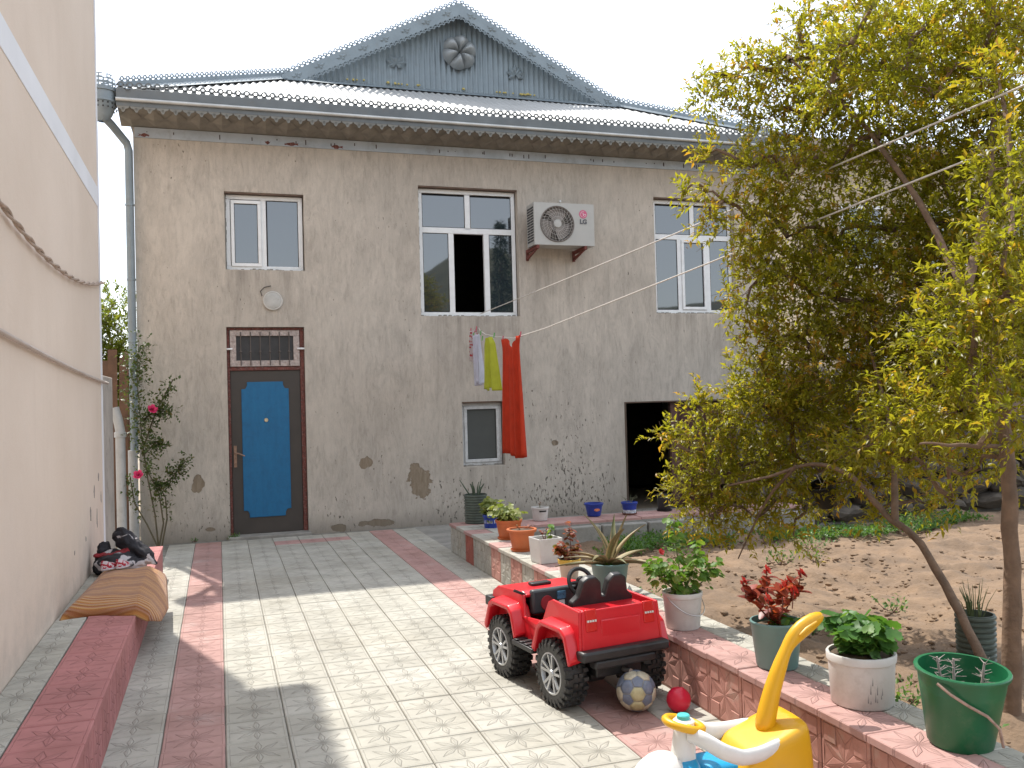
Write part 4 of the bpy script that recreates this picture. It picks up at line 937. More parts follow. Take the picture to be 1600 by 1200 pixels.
mb.tube(arc, .0028, 4); mb.box(.004, .040, -.0045, -.002, -.004, .002); mb.box(-.003, .003, -.0045, -.002, -.022, .022); mb.box(-.003, .014, -.0046, -.0021, -.022, -.016); mb.lathe([(0, -.0045), (.006, -.0045), (.006, -.002)], 8, (-.018, 0, .017), 'y')
mb.build('logo_mark', M_logo_w, logo)
def text_obj(txt, size, m_, parent, loc, rot, name='lettering', bold=.0, ex=.001):
    cu = bpy.data.curves.new(name, 'FONT'); cu.body = txt; cu.size = size; cu.align_x = 'CENTER'; cu.align_y = 'CENTER'; cu.extrude = ex; cu.offset = bold
    tmp = bpy.data.objects.new(name, cu); COL.objects.link(tmp); dg = bpy.context.evaluated_depsgraph_get(); me = bpy.data.meshes.new_from_object(tmp.evaluated_get(dg)); bpy.data.objects.remove(tmp)
    me.materials.clear(); me.materials.append(m_); return link(name, me, parent, loc, rot)
text_obj('LG', .085, M_ink, logo, (0, -.002, -.105), (R(90), 0, 0), bold=.004)

la = empty('wall_lamp', (.68, FY, 2.965)); tag(la, 'round white lamp above the front door', 'wall lamp')
MB().lathe([(.118, .0), (.122, -.02), (.112, -.032), (.104, -.03)], 28, (0, 0, 0), 'y').build('rim', mat('lamp_rim', (.55, .53, .49), .6, amt=.1), la, smooth=True)
MB().lathe([(.106, -.026), (.098, -.031), (.06, -.034), (0, -.035)], 28, (0, 0, 0), 'y').build('cover', mat('lamp_cover', (.46, .45, .42), .5, amt=.15, sc=9, dirt=((.30, .28, .25), .7)), la, smooth=True)
wl_ = MB().tube([(-.13, -.01, .06), (-.15, -.012, .12), (-.10, -.012, .17), (-.02, -.01, .19)], .006, 6).build('lead_wire', mat('lamp_wire', (.1, .09, .08), .8), la)

# ------------------------------------------------------------------ garden bed
def soil_h(x, y):
    b = .17-.022*(y-3)
    b += .035*math.sin(x*2.1+y*1.3)*math.sin(y*1.9-x*.7)+.03*math.exp(-((y-6.9-.2*math.sin(x))/.35)**2)
    return b
gx_ = np.arange(2.70, 10.0, .032); gy_ = np.arange(.4, 9.0, .032)
X_, Y_ = np.meshgrid(gx_, gy_, indexing='ij')
Z_ = .17-.022*(Y_-3)+.035*np.sin(X_*2.1+Y_*1.3)*np.sin(Y_*1.9-X_*.7)+.035*np.exp(-((Y_-6.9-.2*np.sin(X_))/.35)**2)
for (fq, am) in ((3.1, .012), (7.3, .010), (15.1, .008)):
    for _ in range(3):
        a = rng.uniform(0, 6.28); Z_ += am*np.sin(fq*(X_*math.cos(a)+Y_*math.sin(a))+rng.uniform(0, 6))
def vnoise(cell):
    gx2 = rng.normal(size=(int(8.6/cell)+3, int(10.8/cell)+3)); u = (X_-2.7)/cell; v = (Y_+1.4)/cell; i = u.astype(int); j = v.astype(int); fu = u-i; fv = v-j; fu = fu*fu*(3-2*fu); fv = fv*fv*(3-2*fv)
    return gx2[i, j]*(1-fu)*(1-fv)+gx2[i+1, j]*fu*(1-fv)+gx2[i, j+1]*(1-fu)*fv+gx2[i+1, j+1]*fu*fv
tilled = .35+.65*np.exp(-((Y_-6.6)/1.3)**2)
Z_ += (vnoise(.22)*.016+vnoise(.10)*.012)*tilled+vnoise(.05)*.006+rng.normal(size=Z_.shape)*.003
nx_, ny_ = X_.shape
me = bpy.data.meshes.new('garden_bed'); vv = np.stack([X_, Y_, Z_], -1).reshape(-1, 3)
idx = np.arange(nx_*ny_).reshape(nx_, ny_); q4 = np.stack([idx[:-1, :-1], idx[1:, :-1], idx[1:, 1:], idx[:-1, 1:]], -1).reshape(-1, 4)
me.from_pydata(vv.tolist(), [], q4.tolist()); me.polygons.foreach_set('use_smooth', [True]*len(me.polygons)); me.materials.append(M_soil)
tag(link('garden_bed', me), kind='structure')
# clods and small stones
def lump(name, m_, seed, sub=1):
    import bmesh
    bm = bmesh.new(); bmesh.ops.create_icosphere(bm, subdivisions=sub, radius=1.0); rr = random.Random(seed)
    ax = [Vector((rr.gauss(0, 1), rr.gauss(0, 1), rr.gauss(0, 1))).normalized() for _ in range(9)]; cut = [rr.uniform(.55, .9) for _ in ax]
    for v in bm.verts:
        for a, c in zip(ax, cut):
            t = v.co.dot(a)
            if t > c: v.co -= a*(t-c)
        v.co *= rr.uniform(.94, 1.06)
    me = bpy.data.meshes.new(name); bm.to_mesh(me); bm.free(); me.materials.append(m_); return me
cm = MB(); cl_ = lump('clod', M_soil, 3)   # crumbs and clods of mixed size
cv = [tuple(v.co) for v in cl_.vertices]; cf = [tuple(p.vertices) for p in cl_.polygons]
for _ in range(4200):
    x, y = random.uniform(2.8, 8.0), random.uniform(2.2, 8.8); s_ = .004+.03*random.random()**3; z = soil_h(x, y)+.006; a = random.uniform(0, 6.3); ca, sa = math.cos(a)*s_, math.sin(a)*s_
    cm.add([(x+p[0]*ca-p[1]*sa, y+p[0]*sa+p[1]*ca, z+p[2]*s_*.6) for p in cv], cf)
o = link('soil_clods', cm.mesh('soil_clods', M_soil, fix=False)); tag(o, 'loose brown clods scattered over the dry garden soil', 'clods', kind='stuff')

# rubble stone wall behind the garden, and the boundary beyond it
sw = empty('stone_wall', (7.6, 9.3, 0)); tag(sw, 'rough rubble stone wall in shade behind the pomegranate trees', 'stone wall')
M_stone = mat('rubble_stone', (.10, .083, .066), .95, amt=.35, sc=2.2, bump=.8, bsc=9, dirt=((.11, .095, .075), .6))  # stone colour darkened to carry the shade lying on this wall
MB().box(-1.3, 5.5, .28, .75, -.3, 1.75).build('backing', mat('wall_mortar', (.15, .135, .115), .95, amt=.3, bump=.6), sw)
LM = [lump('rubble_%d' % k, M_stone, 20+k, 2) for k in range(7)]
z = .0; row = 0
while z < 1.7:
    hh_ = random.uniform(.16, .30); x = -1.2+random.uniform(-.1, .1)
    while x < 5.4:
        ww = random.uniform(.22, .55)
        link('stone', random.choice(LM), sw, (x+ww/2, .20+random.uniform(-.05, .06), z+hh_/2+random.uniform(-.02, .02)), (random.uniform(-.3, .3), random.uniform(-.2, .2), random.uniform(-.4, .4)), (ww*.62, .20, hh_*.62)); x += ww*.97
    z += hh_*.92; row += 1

# weeds and ground cover
M_weed = leaf_mat('weed_leaf', (.05, .12, .03), (.09, .19, .045), (.15, .22, .06), .45)
P0 = []
for _ in range(2200):
    x = random.uniform(3.6, 8.6); y = 8.05+.25*math.sin(x*1.7)+abs(random.gauss(0, .35))
    if y > 8.95 or math.sin(x*3.3)+math.sin(x*7.9) < -.9: continue
    P0.append((x, y, soil_h(x, y)+random.uniform(0, .05)))
P0 = np.array(P0); n = len(P0)
P_, Dd, U_, L_, W_, R_ = twig_leaves(P0, unit(n)*np.array([1, 1, .4])+np.array([0, 0, .6]), rng.uniform(.03, .09, n), 60, .042, .03)
o = leaf_cloud('ground_cover', P_, Dd, U_, L_, W_, R_, M_weed); tag(o, 'low green weeds spreading along the foot of the stone wall', 'ground cover', kind='stuff')
def weed(x, y, r, n, lab, m_=None, lsz=.035, wsz=.02, z=None):
    z = soil_h(x, y)-.01 if z is None else z; t = empty('weed', (x, y, z)); tag(t, lab, 'weed', 'weeds growing in the soil')
    st = np.stack([rng.normal(0, r*.45, n), rng.normal(0, r*.45, n), rng.uniform(0, r*.6, n)], -1); dr = unit(n)*.7+np.array([0, 0, .8]); dr /= np.linalg.norm(dr, axis=1, keepdims=True)
    sm = MB()
    for q in range(min(n, 10)): sm.tube([(0, 0, 0), tuple(st[q]*.6), tuple(st[q]+dr[q]*r*.3)], [.004, .003, .001], 4)
    sm.build('stem', M_twig, t)
    a = twig_leaves(st, dr, rng.uniform(.4, 1.0, n)*r, max(30, 6/r), lsz, wsz); P_, Dd, U_, L_, W_, R_ = a
    o = leaf_cloud('leaves', P_, Dd, U_, L_, W_, R_, m_ or M_weed, t, fold=.1, droop=.15); o['kind'] = 'stuff'; return t
for (x, y, r, n, lab) in ((5.55, 7.6, .20, 60, 'round bright green weed clump beyond the leaning trunk'), (7.0, 7.9, .26, 60, 'broad green weed patch near the straight pale trunk'), (3.50, 4.75, .10, 16, 'small weed on bare soil behind the red flowers'), (4.75, 6.9, .14, 22, 'weed on the soil ridge below the hanging black bucket'),
                          (4.2, 7.8, .16, 26, 'weed near the geranium in the white bucket, far side'), (5.1, 6.9, .10, 14, 'small weed left of the leaning trunk on the ridge'), (2.86, 3.35, .17, 46, 'leafy weed behind the white bucket with round leaves'), (2.88, 3.0, .14, 40, 'leafy weed between the white bucket and the green bucket'),
                          (2.82, 4.5, .10, 18, 'weed at the inner edge of the planter wall by the geranium'), (2.9, 5.9, .13, 22, 'thin weed behind the spiky plant'), (4.35, 5.05, .12, 16, 'dark weed by the foot of the leaning trunk')):
    weed(x, y, r, n, lab)
weed(.16, 11.62, .07, 26, 'tiny green weed at the left foot of the front door', lsz=.03, wsz=.015, z=0)
weed(-.30, 11.64, .04, 10, 'tiny weed against the plaster between rose bush and front door', lsz=.025, wsz=.012, z=0)
# ------------------------------------------------------------------ containers
def pot_prof(rt, rb_, h, rim=.012, rimh=.03, wall=.006):
    f = lambda z: rb_+(rt-rb_)*z/h
    return [(0, .002), (rb_*.96, 0), (rb_, .006), (f(h-rimh), h-rimh), (f(h-rimh)+rim, h-rimh+.003), (rt+rim, h-.004), (rt+rim-.003, h), (rt-wall, h), (rt-wall-.002, h*.8), (rb_-wall, .012), (0, .012)]
M_potsoil = mat('pot_soil', (.10, .07, .045), .98, amt=.4, sc=20, bump=.8, bsc=60)
def pot(name, x, y, z, rt, rb_, h, m_, label, cat='pot', group=None, rim=.008, rimh=.025, soil=.86, n=28, prof=None, tilt=(0, 0), saucer=None):
    t = empty(name, (x, y, z)); t.rotation_euler = (tilt[0], tilt[1], random.uniform(0, 6)); tag(t, label, cat, group)
    MB().lathe(prof or pot_prof(rt, rb_, h, rim, rimh), n).build('body', m_, t, smooth=True)
    if soil:
        rs_ = rb_+(rt-rb_)*soil-.007; mb = MB(); mb.lathe([(rs_, h*soil), (rs_*.6, h*soil+.008), (0, h*soil+.012)], 18); mb.build('soil', M_potsoil, t, smooth=True)
    if saucer: MB().lathe([(0, -.001), (rb_*1.12, 0), (rb_*1.22, .018), (rb_*1.16, .018), (rb_*1.08, .004)], n).build('saucer', saucer, t, smooth=True)
    return t
def handle(t, r, h, m_, side=1, droop=.5, rad=.0028):
    pts = [(r*math.cos(a), r*math.sin(a)*0.0+side*(.012+.02*math.sin(a)), h-math.sin(a)*droop*h*.55) for a in [math.pi*i/14 for i in range(15)]]
    pts = [(r*math.cos(a)*1.01, side*math.sin(a)*r*1.06, h-math.sin(a)*droop*h*.6) for a in [math.pi*i/18 for i in range(19)]]
    return MB().tube(pts, rad, 5).build('bail_handle', m_, t, smooth=True)
TZ = PZ+.002
M_terra = mat('orange_plastic', (.50, .125, .035), .5, amt=.12, sc=7, dirt=((.42, .20, .12), .3))
M_teal = mat('grey_teal_plastic', (.14, .26, .25), .45, amt=.08, dirt=((.16, .19, .17), .4))
M_wbucket = mat('white_bucket', (.60, .585, .56), .5, amt=.06, sc=5, dirt=((.40, .37, .33), .5))
M_greenb = mat('green_bucket', (.012, .125, .05), .38, amt=.15, sc=5, dirt=((.10, .17, .10), .5))
M_bluep = mat('blue_tub', (.015, .045, .30), .4, amt=.15, sc=18)
M_ribbed = mat('ribbed_green', (.085, .105, .085), .55, amt=.25, sc=14)
M_blackp = mat('black_plastic', (.018, .018, .018), .5, amt=.3)
M_yellowp = mat('yellow_rim', (.62, .40, .06), .5, amt=.1); M_cream = mat('cream_tub', (.58, .45, .36), .5, amt=.12, sc=7)

def ribprof(rt, rb_, h, n=11):
    pr_ = [(0, 0), (rb_, 0)]
    for i in range(n):
        f = i/n; r_ = rb_+(rt-rb_)*f; pr_ += [(r_-.004, h*(f+.1/n)), (r_+.006, h*(f+.3/n)), (r_+.006, h*(f+.7/n)), (r_-.004, h*(f+.9/n))]
    return pr_+[(rt, h), (rt-.01, h), (rt-.012, h*.85), (0, h*.85)]
def rleaf_mesh(name, m_, seg=9, notch=.35, scal=.08, cup=.22):
    """round scalloped pelargonium leaf, unit radius, in the xy plane with a notch at the stalk"""
    mb = MB(); vv = [(0, 0, 0)]; n = seg*2
    for ring, rr in ((.55, .55), (1, 1)):
        for i in range(n+1):
            a = -math.pi/2+notch/2+(2*math.pi-notch)*i/n; r_ = rr*(1+(scal*(1 if i % 2 else -1) if rr == 1 else 0)); vv.append((r_*math.cos(a), r_*math.sin(a), cup*rr**1.6*(1+.25*math.sin(3*a))))
    ff = [(0, 1+i, 2+i) for i in range(n)]+[(1+i, n+2+i, n+3+i, 2+i) for i in range(n)]
    mb.add(vv, ff); me = mb.mesh(name, m_, smooth=80, fix=False); return me
def oleaf_mesh(name, m_, w_=.32, curl=.25):
    mb = MB(); vv = []; n = 6
    for i in range(n+1):
        t = i/n; wd = w_*math.sin(math.pi*min(1, t*.93+.05))**.8; zz = -curl*t*t; vv += [(-wd, t, zz+.10*wd), (0, t, zz-.03), (wd, t, zz+.10*wd)]
    mb.add(vv, [(3*i+k, 3*i+3+k, 3*i+4+k, 3*i+1+k) for i in range(n) for k in (0, 1)]); return mb.mesh(name, m_, smooth=80, fix=False)
M_ger = leaf_mat('geranium_leaf', (.085, .19, .028), (.13, .25, .04), (.26, .30, .07), .42, .5, attr=False)
M_ger2 = leaf_mat('dark_geranium_leaf', (.055, .155, .03), (.085, .205, .04), (.14, .25, .06), .38, .5, attr=False)
M_redleaf = leaf_mat('copper_leaf', (.16, .05, .03), (.30, .085, .05), (.12, .13, .03), .35, .45, attr=False)
M_deepred = leaf_mat('maroon_leaf', (.16, .03, .03), (.38, .075, .045), (.09, .07, .03), .4, .4, attr=False)
GL, GL2, RL, DL = rleaf_mesh('geranium_leaf', M_ger), rleaf_mesh('dark_geranium_leaf', M_ger2), oleaf_mesh('copper_leaf', M_redleaf, .36), oleaf_mesh('maroon_leaf', M_deepred, .33)
M_stalk = mat('green_stalk', (.10, .13, .04), .7, amt=.2); M_stalk_r = mat('red_stalk', (.16, .06, .04), .7, amt=.2)
def plant(t, z0, stems, leaf, n_leaf, size, spread, m_st, up=.35, flowers=None, dome=None):
    """stems: list of polylines relative to the pot; leaves hang on them; returns nothing"""
    sm = MB()
    for st in stems: sm.tube([(p[0], p[1], z0+p[2]) for p in st], [.0055-.004*i/(len(st)-1) for i in range(len(st))], 5)
    sm.build('stem', m_st, t, smooth=True)
    for _ in range(n_leaf):
        st = random.choice(stems); i = random.randrange(len(st)-1) if random.random() > .55 else len(st)-2
        p = Vector(st[i]).lerp(Vector(st[i+1]), random.random()); p.z += z0
        d = Vector((random.gauss(0, 1), random.gauss(0, 1), random.gauss(.1, .6))).normalized(); q = p+d*spread*random.uniform(.4, 1)
        nrm = (Vector((d.x*.7, d.y*.7, up+.5))+Vector((random.gauss(0, .25), random.gauss(0, .25), 0))).normalized()
        s_ = size*random.uniform(.55, 1.1); rot = nrm.to_track_quat('Z', 'Y').to_euler()
        o = link('leaf', leaf, t, q, (rot.x, rot.y, rot.z+random.uniform(-.8, .8)), (s_, s_, s_))
def tuft(t, z0, n, leaf, size, rad, h):
    for _ in range(n):
        a = random.uniform(0, 6.3); el = random.uniform(.1, 1.3); o = link('leaf', leaf, t, (rad*.3*math.cos(a), rad*.3*math.sin(a), z0+random.uniform(0, h)), (el, 0, a-math.pi/2), (size*random.uniform(.6, 1.1),)*3)

# --- on the front planter wall, far to near
t = pot('ribbed_planter', 2.62, 9.36, TZ, .122, .115, .31, M_ribbed, 'dark ribbed cylinder pot with wiry plant at the far planter corner', prof=ribprof(.122, .115, .31), soil=0)
for q in range(11):
    a = random.uniform(0, 6.3); r_ = random.uniform(.03, .17); MB().tube([(.03*math.cos(a), .03*math.sin(a), .25), (r_*.6*math.cos(a), r_*.6*math.sin(a), .36), (r_*math.cos(a), r_*math.sin(a), .40+random.uniform(-.02, .07))], [.009, .008, .004], 6).build('stem', mat('dark_succulent', (.06, .085, .05), .6), t, smooth=True)
t = pot('blue_tub', 2.66, 8.93, TZ, .079, .070, .135, M_bluep, 'small blue tub of variegated leaves beside the ribbed pot', 'tub')
MB().lathe([(.0735, .05), (.0755, .085)], 20).build('print_band', mat('white_print', (.55, .56, .60), .5, amt=.5, sc=40), t, smooth=True)
M_var = leaf_mat('variegated_leaf', (.16, .21, .05), (.24, .28, .08), (.40, .40, .18), .4, .5, attr=False); VL = rleaf_mesh('variegated_leaf', M_var)
plant(t, .11, [[(0, 0, 0), (.02, .02, .08), (.02, .02, .17)], [(0, 0, 0), (-.05, 0, .07), (-.07, .01, .12)], [(0, 0, 0), (.04, -.03, .06), (.06, -.04, .12)]], VL, 95, .034, .085, M_stalk)
t = pot('orange_pot', 2.60, 8.14, TZ, .125, .092, .185, M_terra, 'orange pot full of pale variegated leaves', rim=.006, rimh=.03, saucer=M_terra)
plant(t, .16, [[(0, 0, 0), (.03, .02, .06), (.05, .04, .12)], [(0, 0, 0), (-.06, -.03, .05), (-.08, -.05, .09)], [(0, 0, 0), (.06, -.05, .05), (.10, -.06, .08)], [(0, 0, 0), (-.03, .06, .06), (-.06, .08, .12)]], VL, 135, .033, .10, M_stalk)
t = pot('orange_pot', 2.50, 7.46, TZ, .118, .085, .19, M_terra, 'orange rimmed pot with saucer and almost bare soil', rim=.016, rimh=.026, soil=.93, saucer=M_terra)
plant(t, .17, [[(0, 0, 0), (.03, .02, .03), (.06, .04, .06)], [(0, 0, 0), (-.05, 0, .02), (-.09, .0, .05)]], RL, 5, .03, .02, M_stalk_r)
t = empty('square_pot', (2.50, 6.86, TZ)); tag(t, 'square white pot with tiny red leaved plant', 'pot'); t.rotation_euler = (0, 0, R(6))
mb = MB(); a_, b_, h_ = .092, .104, .20
mb.add([(-a_,-a_,0),(a_,-a_,0),(a_,a_,0),(-a_,a_,0),(-b_,-b_,h_),(b_,-b_,h_),(b_,b_,h_),(-b_,b_,h_),(-b_+.008,-b_+.008,h_),(b_-.008,-b_+.008,h_),(b_-.008,b_-.008,h_),(-b_+.008,b_-.008,h_),(-b_+.012,-b_+.012,h_-.035),(b_-.012,-b_+.012,h_-.035),(b_-.012,b_-.012,h_-.035),(-b_+.012,b_-.012,h_-.035)],
    [(0,3,2,1),(0,1,5,4),(1,2,6,5),(2,3,7,6),(3,0,4,7),(4,5,9,8),(5,6,10,9),(6,7,11,10),(7,4,8,11),(8,9,13,12),(9,10,14,13),(10,11,15,14),(11,8,12,15)])
mb.build('body', M_wbucket, t, bevel=.006); MB().box(-.091, .091, -.091, .091, .150, .172).build('soil', M_potsoil, t)
plant(t, .165, [[(0, 0, 0), (.0, 0, .05), (.01, 0, .10)], [(0, 0, 0), (-.02, .01, .04), (-.03, .01, .08)]], RL, 16, .036, .03, M_stalk_r); plant(t, .165, [[(.06, .03, 0), (.07, .04, .06), (.09, .05, .10)]], GL, 8, .03, .03, M_stalk)
t = pot('yellow_rimmed_tub', 2.43, 6.17, TZ, .080, .062, .14, M_cream, 'small cream tub with yellow rim and copper leaved plant', 'tub', rim=.002, rimh=.02)
MB().lathe([(.077, .108), (.084, .112), (.085, .140), (.078, .142)], 24).build('rim', M_yellowp, t, smooth=True); MB().box(-.02, .02, -.0735, -.0675, .045, .085).build('print_patch', mat('brown_print', (.20, .06, .03), .6), t)
plant(t, .125, [[(0, 0, 0), (-.01, .01, .10), (.0, .01, .25)], [(0, 0, 0), (.05, -.02, .05), (.09, -.03, .09)], [(0, 0, 0), (-.05, .0, .04), (-.09, -.01, .06)], [(0, 0, 0), (.0, -.06, .05), (.02, -.08, .08)]], RL, 170, .056, .065, M_stalk_r)
# spiky plant: each blade its own object
t = pot('teal_pot', 2.50, 5.60, TZ, .128, .098, .205, M_teal, 'grey green pot with spiky striped blades behind the toy car', rim=.004, rimh=.02)
M_blade = NB('blade'); _x = M_blade.n('ShaderNodeSeparateXYZ'); M_blade.l(M_blade.coord(), _x.inputs[0]); _e = M_blade.math('ABSOLUTE', _x.outputs[0])
M_blade.base(M_blade.mix(M_blade.ramp(_e, .010, .017), M_blade.mix(M_blade.ramp(M_blade.rnd(), 0, 1), (.10, .115, .04), (.22, .17, .08)), (.42, .33, .18))).set(Roughness=.5); M_blade = M_blade.m
def blade(parent, base, az, el, ln, wd, bend):
    mb = MB(); n = 9; vv = []
    for i in range(n+1):
        s_ = i/n; w2 = wd*(.72+.5*math.sin(math.pi*min(1, s_*.8+.1)))*(1-s_**2.2)+.0015; yy = ln*s_*math.cos(bend*s_*.5); zz = -ln*s_*math.sin(bend*s_*.6)
        vv += [(-w2, yy, zz+.35*w2), (0, yy, zz-.004), (w2, yy, zz+.35*w2), (0, yy, zz-.006-.012*(1-s_))]
    ff = [(4*i+a, 4*i+4+a, 4*i+4+b, 4*i+b) for i in range(n) for a, b in ((0, 1), (1, 2), (2, 3), (3, 0))]
    mb.add(vv, ff); o = mb.build('blade', M_blade, parent, smooth=60, loc=base); o.rotation_euler = (el, 0, az); return o
for q in range(19):
    az = q*2.4+random.uniform(-.3, .3); el = random.choice((random.uniform(.9, 1.4), random.uniform(.35, .9), random.uniform(.1, .4))) if q > 3 else random.uniform(1.2, 1.5)
    blade(t, (.02*math.cos(az), .02*math.sin(az), .19), az, el, random.uniform(.30, .42), random.uniform(.016, .023), random.uniform(.1, .9))
tuft(t, .19, 24, GL, .02, .13, .02)
t = pot('white_bucket', 2.50, 4.60, TZ, .112, .096, .205, M_wbucket, 'white bucket with tall leggy geranium behind the red toy car', 'bucket', rim=.004, rimh=.03, soil=.92); t.rotation_euler.z = .3
handle(t, .118, .185, M_steel, -1, .9)
ST = [[(0, 0, 0), (.02, .03, .12), (.03, .06, .26), (.04, .08, .38)], [(0, 0, 0), (.06, .0, .12), (.12, .02, .24)], [(0, 0, 0), (-.06, -.02, .10), (-.12, -.02, .20)], [(0, 0, 0), (.0, -.05, .10), (.02, -.09, .20)], [(0, 0, 0), (-.05, .05, .10), (-.09, .09, .17)], [(0, 0, 0), (.09, -.03, .06), (.16, -.05, .14)], [(0, 0, 0), (-.09, .0, .08), (-.17, .02, .17)]]
ST = [[(p[0]*1.35, p[1]*1.35, p[2]*1.05) for p in st] for st in ST]
plant(t, .18, ST, GL, 360, .025, .066, M_stalk)
bloom('bloom', t, (-.14, .02, .44), .022, mat('coral_petal', (.60, .05, .05), .6), 2)
t = pot('teal_pot', 2.555, 3.77, TZ, .122, .098, .222, M_teal, 'grey green pot of maroon leaves and red flowers on the planter wall', rim=.003, rimh=.018); t.rotation_euler.z = 1.0
ST = [[(0, 0, 0), (-.04, .02, .12), (-.07, .03, .24)], [(0, 0, 0), (-.08, -.02, .10), (-.14, -.02, .20)], [(0, 0, 0), (.0, -.05, .12), (-.02, -.08, .22)], [(0, 0, 0), (.06, .03, .08), (.10, .04, .15)], [(0, 0, 0), (.09, -.03, .08), (.15, -.05, .14)], [(0, 0, 0), (-.02, .06, .1), (-.05, .10, .18)]]
ST = [[(p[0]*1.45, p[1]*1.45, p[2]*1.05) for p in st] for st in ST]
plant(t, .19, ST, DL, 125, .082, .045, M_stalk_r); plant(t, .19, [[(0, 0, 0), (.03, 0, .02), (.07, .02, .04)], [(0, 0, 0), (-.03, -.04, .02), (-.05, -.07, .04)]], GL2, 24, .03, .05, M_stalk)
M_redf = mat('red_flower', (.62, .045, .03), .6, amt=.2, sc=30)
for (x, y, z) in ((-.10, .04, .48), (-.20, -.03, .43), (-.03, -.12, .46), (.145, .06, .38), (.22, -.07, .37), (-.07, .15, .42), (-.15, -.08, .40), (-.16, .04, .36)):
    MB().tube([(x*.9, y*.9, z-.09), (x, y, z)], [.003, .002], 5).build('flower_stalk', M_stalk_r, t); bloom('bloom', t, (x, y, z), .028, M_redf, 2); bloom('bloom', t, (x+.015, y+.01, z-.015), .022, M_redf, 2)
t = pot('white_bucket', 2.585, 3.20, TZ, .137, .128, .215, M_wbucket, 'scuffed white bucket of lush round green leaves', 'bucket', rim=.006, rimh=.035, soil=.93); t.rotation_euler.z = 2.2
for q in range(9):
    a = R(-115-132)+q*.06+random.uniform(-.05, .05); z_ = random.uniform(.03, .11); r_ = .1295+.009*z_/.215
    MB().add([((r_+.0012)*math.cos(a-.012), (r_+.0012)*math.sin(a-.012), z_), ((r_+.0012)*math.cos(a+.014), (r_+.0012)*math.sin(a+.014), z_), ((r_+.0028)*math.cos(a+.006), (r_+.0028)*math.sin(a+.006), z_+random.uniform(.015, .05))], [(0, 1, 2)]).build('scuff', mat('scuff_grey', (.16, .16, .17), .8), t)
ST = [[(0, 0, 0), (.05*math.cos(a), .05*math.sin(a), .05), (.12*math.cos(a), .12*math.sin(a), .10)] for a in (.2, 1.2, 2.2, 3.3, 4.3, 5.4)]+[[(0, 0, 0), (.02, .01, .06), (.01, .02, .12)], [(0, 0, 0), (-.04, .03, .06), (-.05, .04, .11)], [(0, 0, 0), (.05, -.03, .05), (.05, -.04, .10)]]
plant(t, .19, [[(p[0]*1.05, p[1]*1.05, p[2]*1.35) for p in st] for st in ST], GL2, 210, .040, .06, M_stalk, up=.35)
# big green bucket with a torn lip, tipped a little
t = pot('green_bucket', 2.615, 2.70, TZ, .158, .115, .285, M_greenb, 'big dark green bucket with dry twigs and frayed cord handle', 'bucket', rim=.009, rimh=.02, soil=.45, tilt=(R(3), R(3))); t.rotation_euler.z = -.75
M_dry = mat('dry_twig', (.34, .29, .27), .9, amt=.2)
for (p0, p1) in (((-.02, -.02, .12), (-.03, .0, .315)), ((.06, .02, .12), (.075, .03, .305)), ((-.05, .03, .12), (-.085, .04, .30))):
    mb = MB(); mb.tube([p0, p1], [.007, .004], 6); 
    for q in range(26):
        f = random.uniform(.35, 1); p = Vector(p0).lerp(Vector(p1), f); d = Vector((random.gauss(0, 1), random.gauss(0, 1), .35)).normalized(); mb.tube([p, p+d*random.uniform(.02, .045)], [.0022, .0008], 4)
    mb.build('dry_sprig', M_dry, t)
MB().tube([(-.085, -.145, .262), (-.04, -.165, .235), (.02, -.158, .20), (.08, -.135, .165), (.12, -.115, .12), (.135, -.105, .05)], .0055, 6).build('cord', mat('frayed_cord', (.36, .25, .20), .9, amt=.3, sc=40), t, smooth=True)
# --- on the back run
t = pot('white_tub', 3.36, 9.37, .295, .095, .080, .145, M_wbucket, 'small white tub with handle slot on the back planter wall', 'tub', rim=.004)
MB().box(-.04, .04, -.095, -.086, .098, .113).build('handle_slot', M_dark, t); t.rotation_euler.z = 0
plant(t, .12, [[(0, 0, 0), (.0, 0, .05), (.01, 0, .08)]], RL, 7, .03, .02, M_stalk)
t = pot('blue_tub', 4.02, 9.40, .295, .103, .075, .145, M_bluep, 'blue tub with orange mark midway along the back planter wall', 'tub', soil=0); t.rotation_euler.z = 0
mb = MB(); mb.prism([(.035*math.cos(2*math.pi*q/14), .075+.016*math.sin(2*math.pi*q/14)) for q in range(14)], 'y', -.094, -.089); mb.build('label_mark', mat('orange_mark', (.62, .20, .10), .6, amt=.3, sc=60), t)
t = pot('blue_tub', 4.43, 9.33, .295, .088, .070, .14, M_bluep, 'blue and white tub of dry grass beside the dark doorway', 'tub', saucer=mat('brown_saucer', (.16, .07, .05), .7)); t.rotation_euler.z = 0
MB().lathe([(.0725, .012), (.077, .055)], 22).build('print_band', mat('pale_print', (.50, .55, .62), .5, amt=.5, sc=50), t, smooth=True)
for q in range(12):
    a = random.uniform(0, 6.3); MB().tube([(.02*math.cos(a), .02*math.sin(a), .12), (.05*math.cos(a), .05*math.sin(a), .18), (.10*math.cos(a), .10*math.sin(a), .19+random.uniform(-.02, .03))], [.002, .0018, .0008], 4).build('grass_blade', mat('grey_grass', (.13, .14, .08), .8), t)
pot('black_pot', 4.91, 9.40, .295, .082, .075, .195, M_blackp, 'black pot on saucer in front of the dark doorway', saucer=M_blackp)
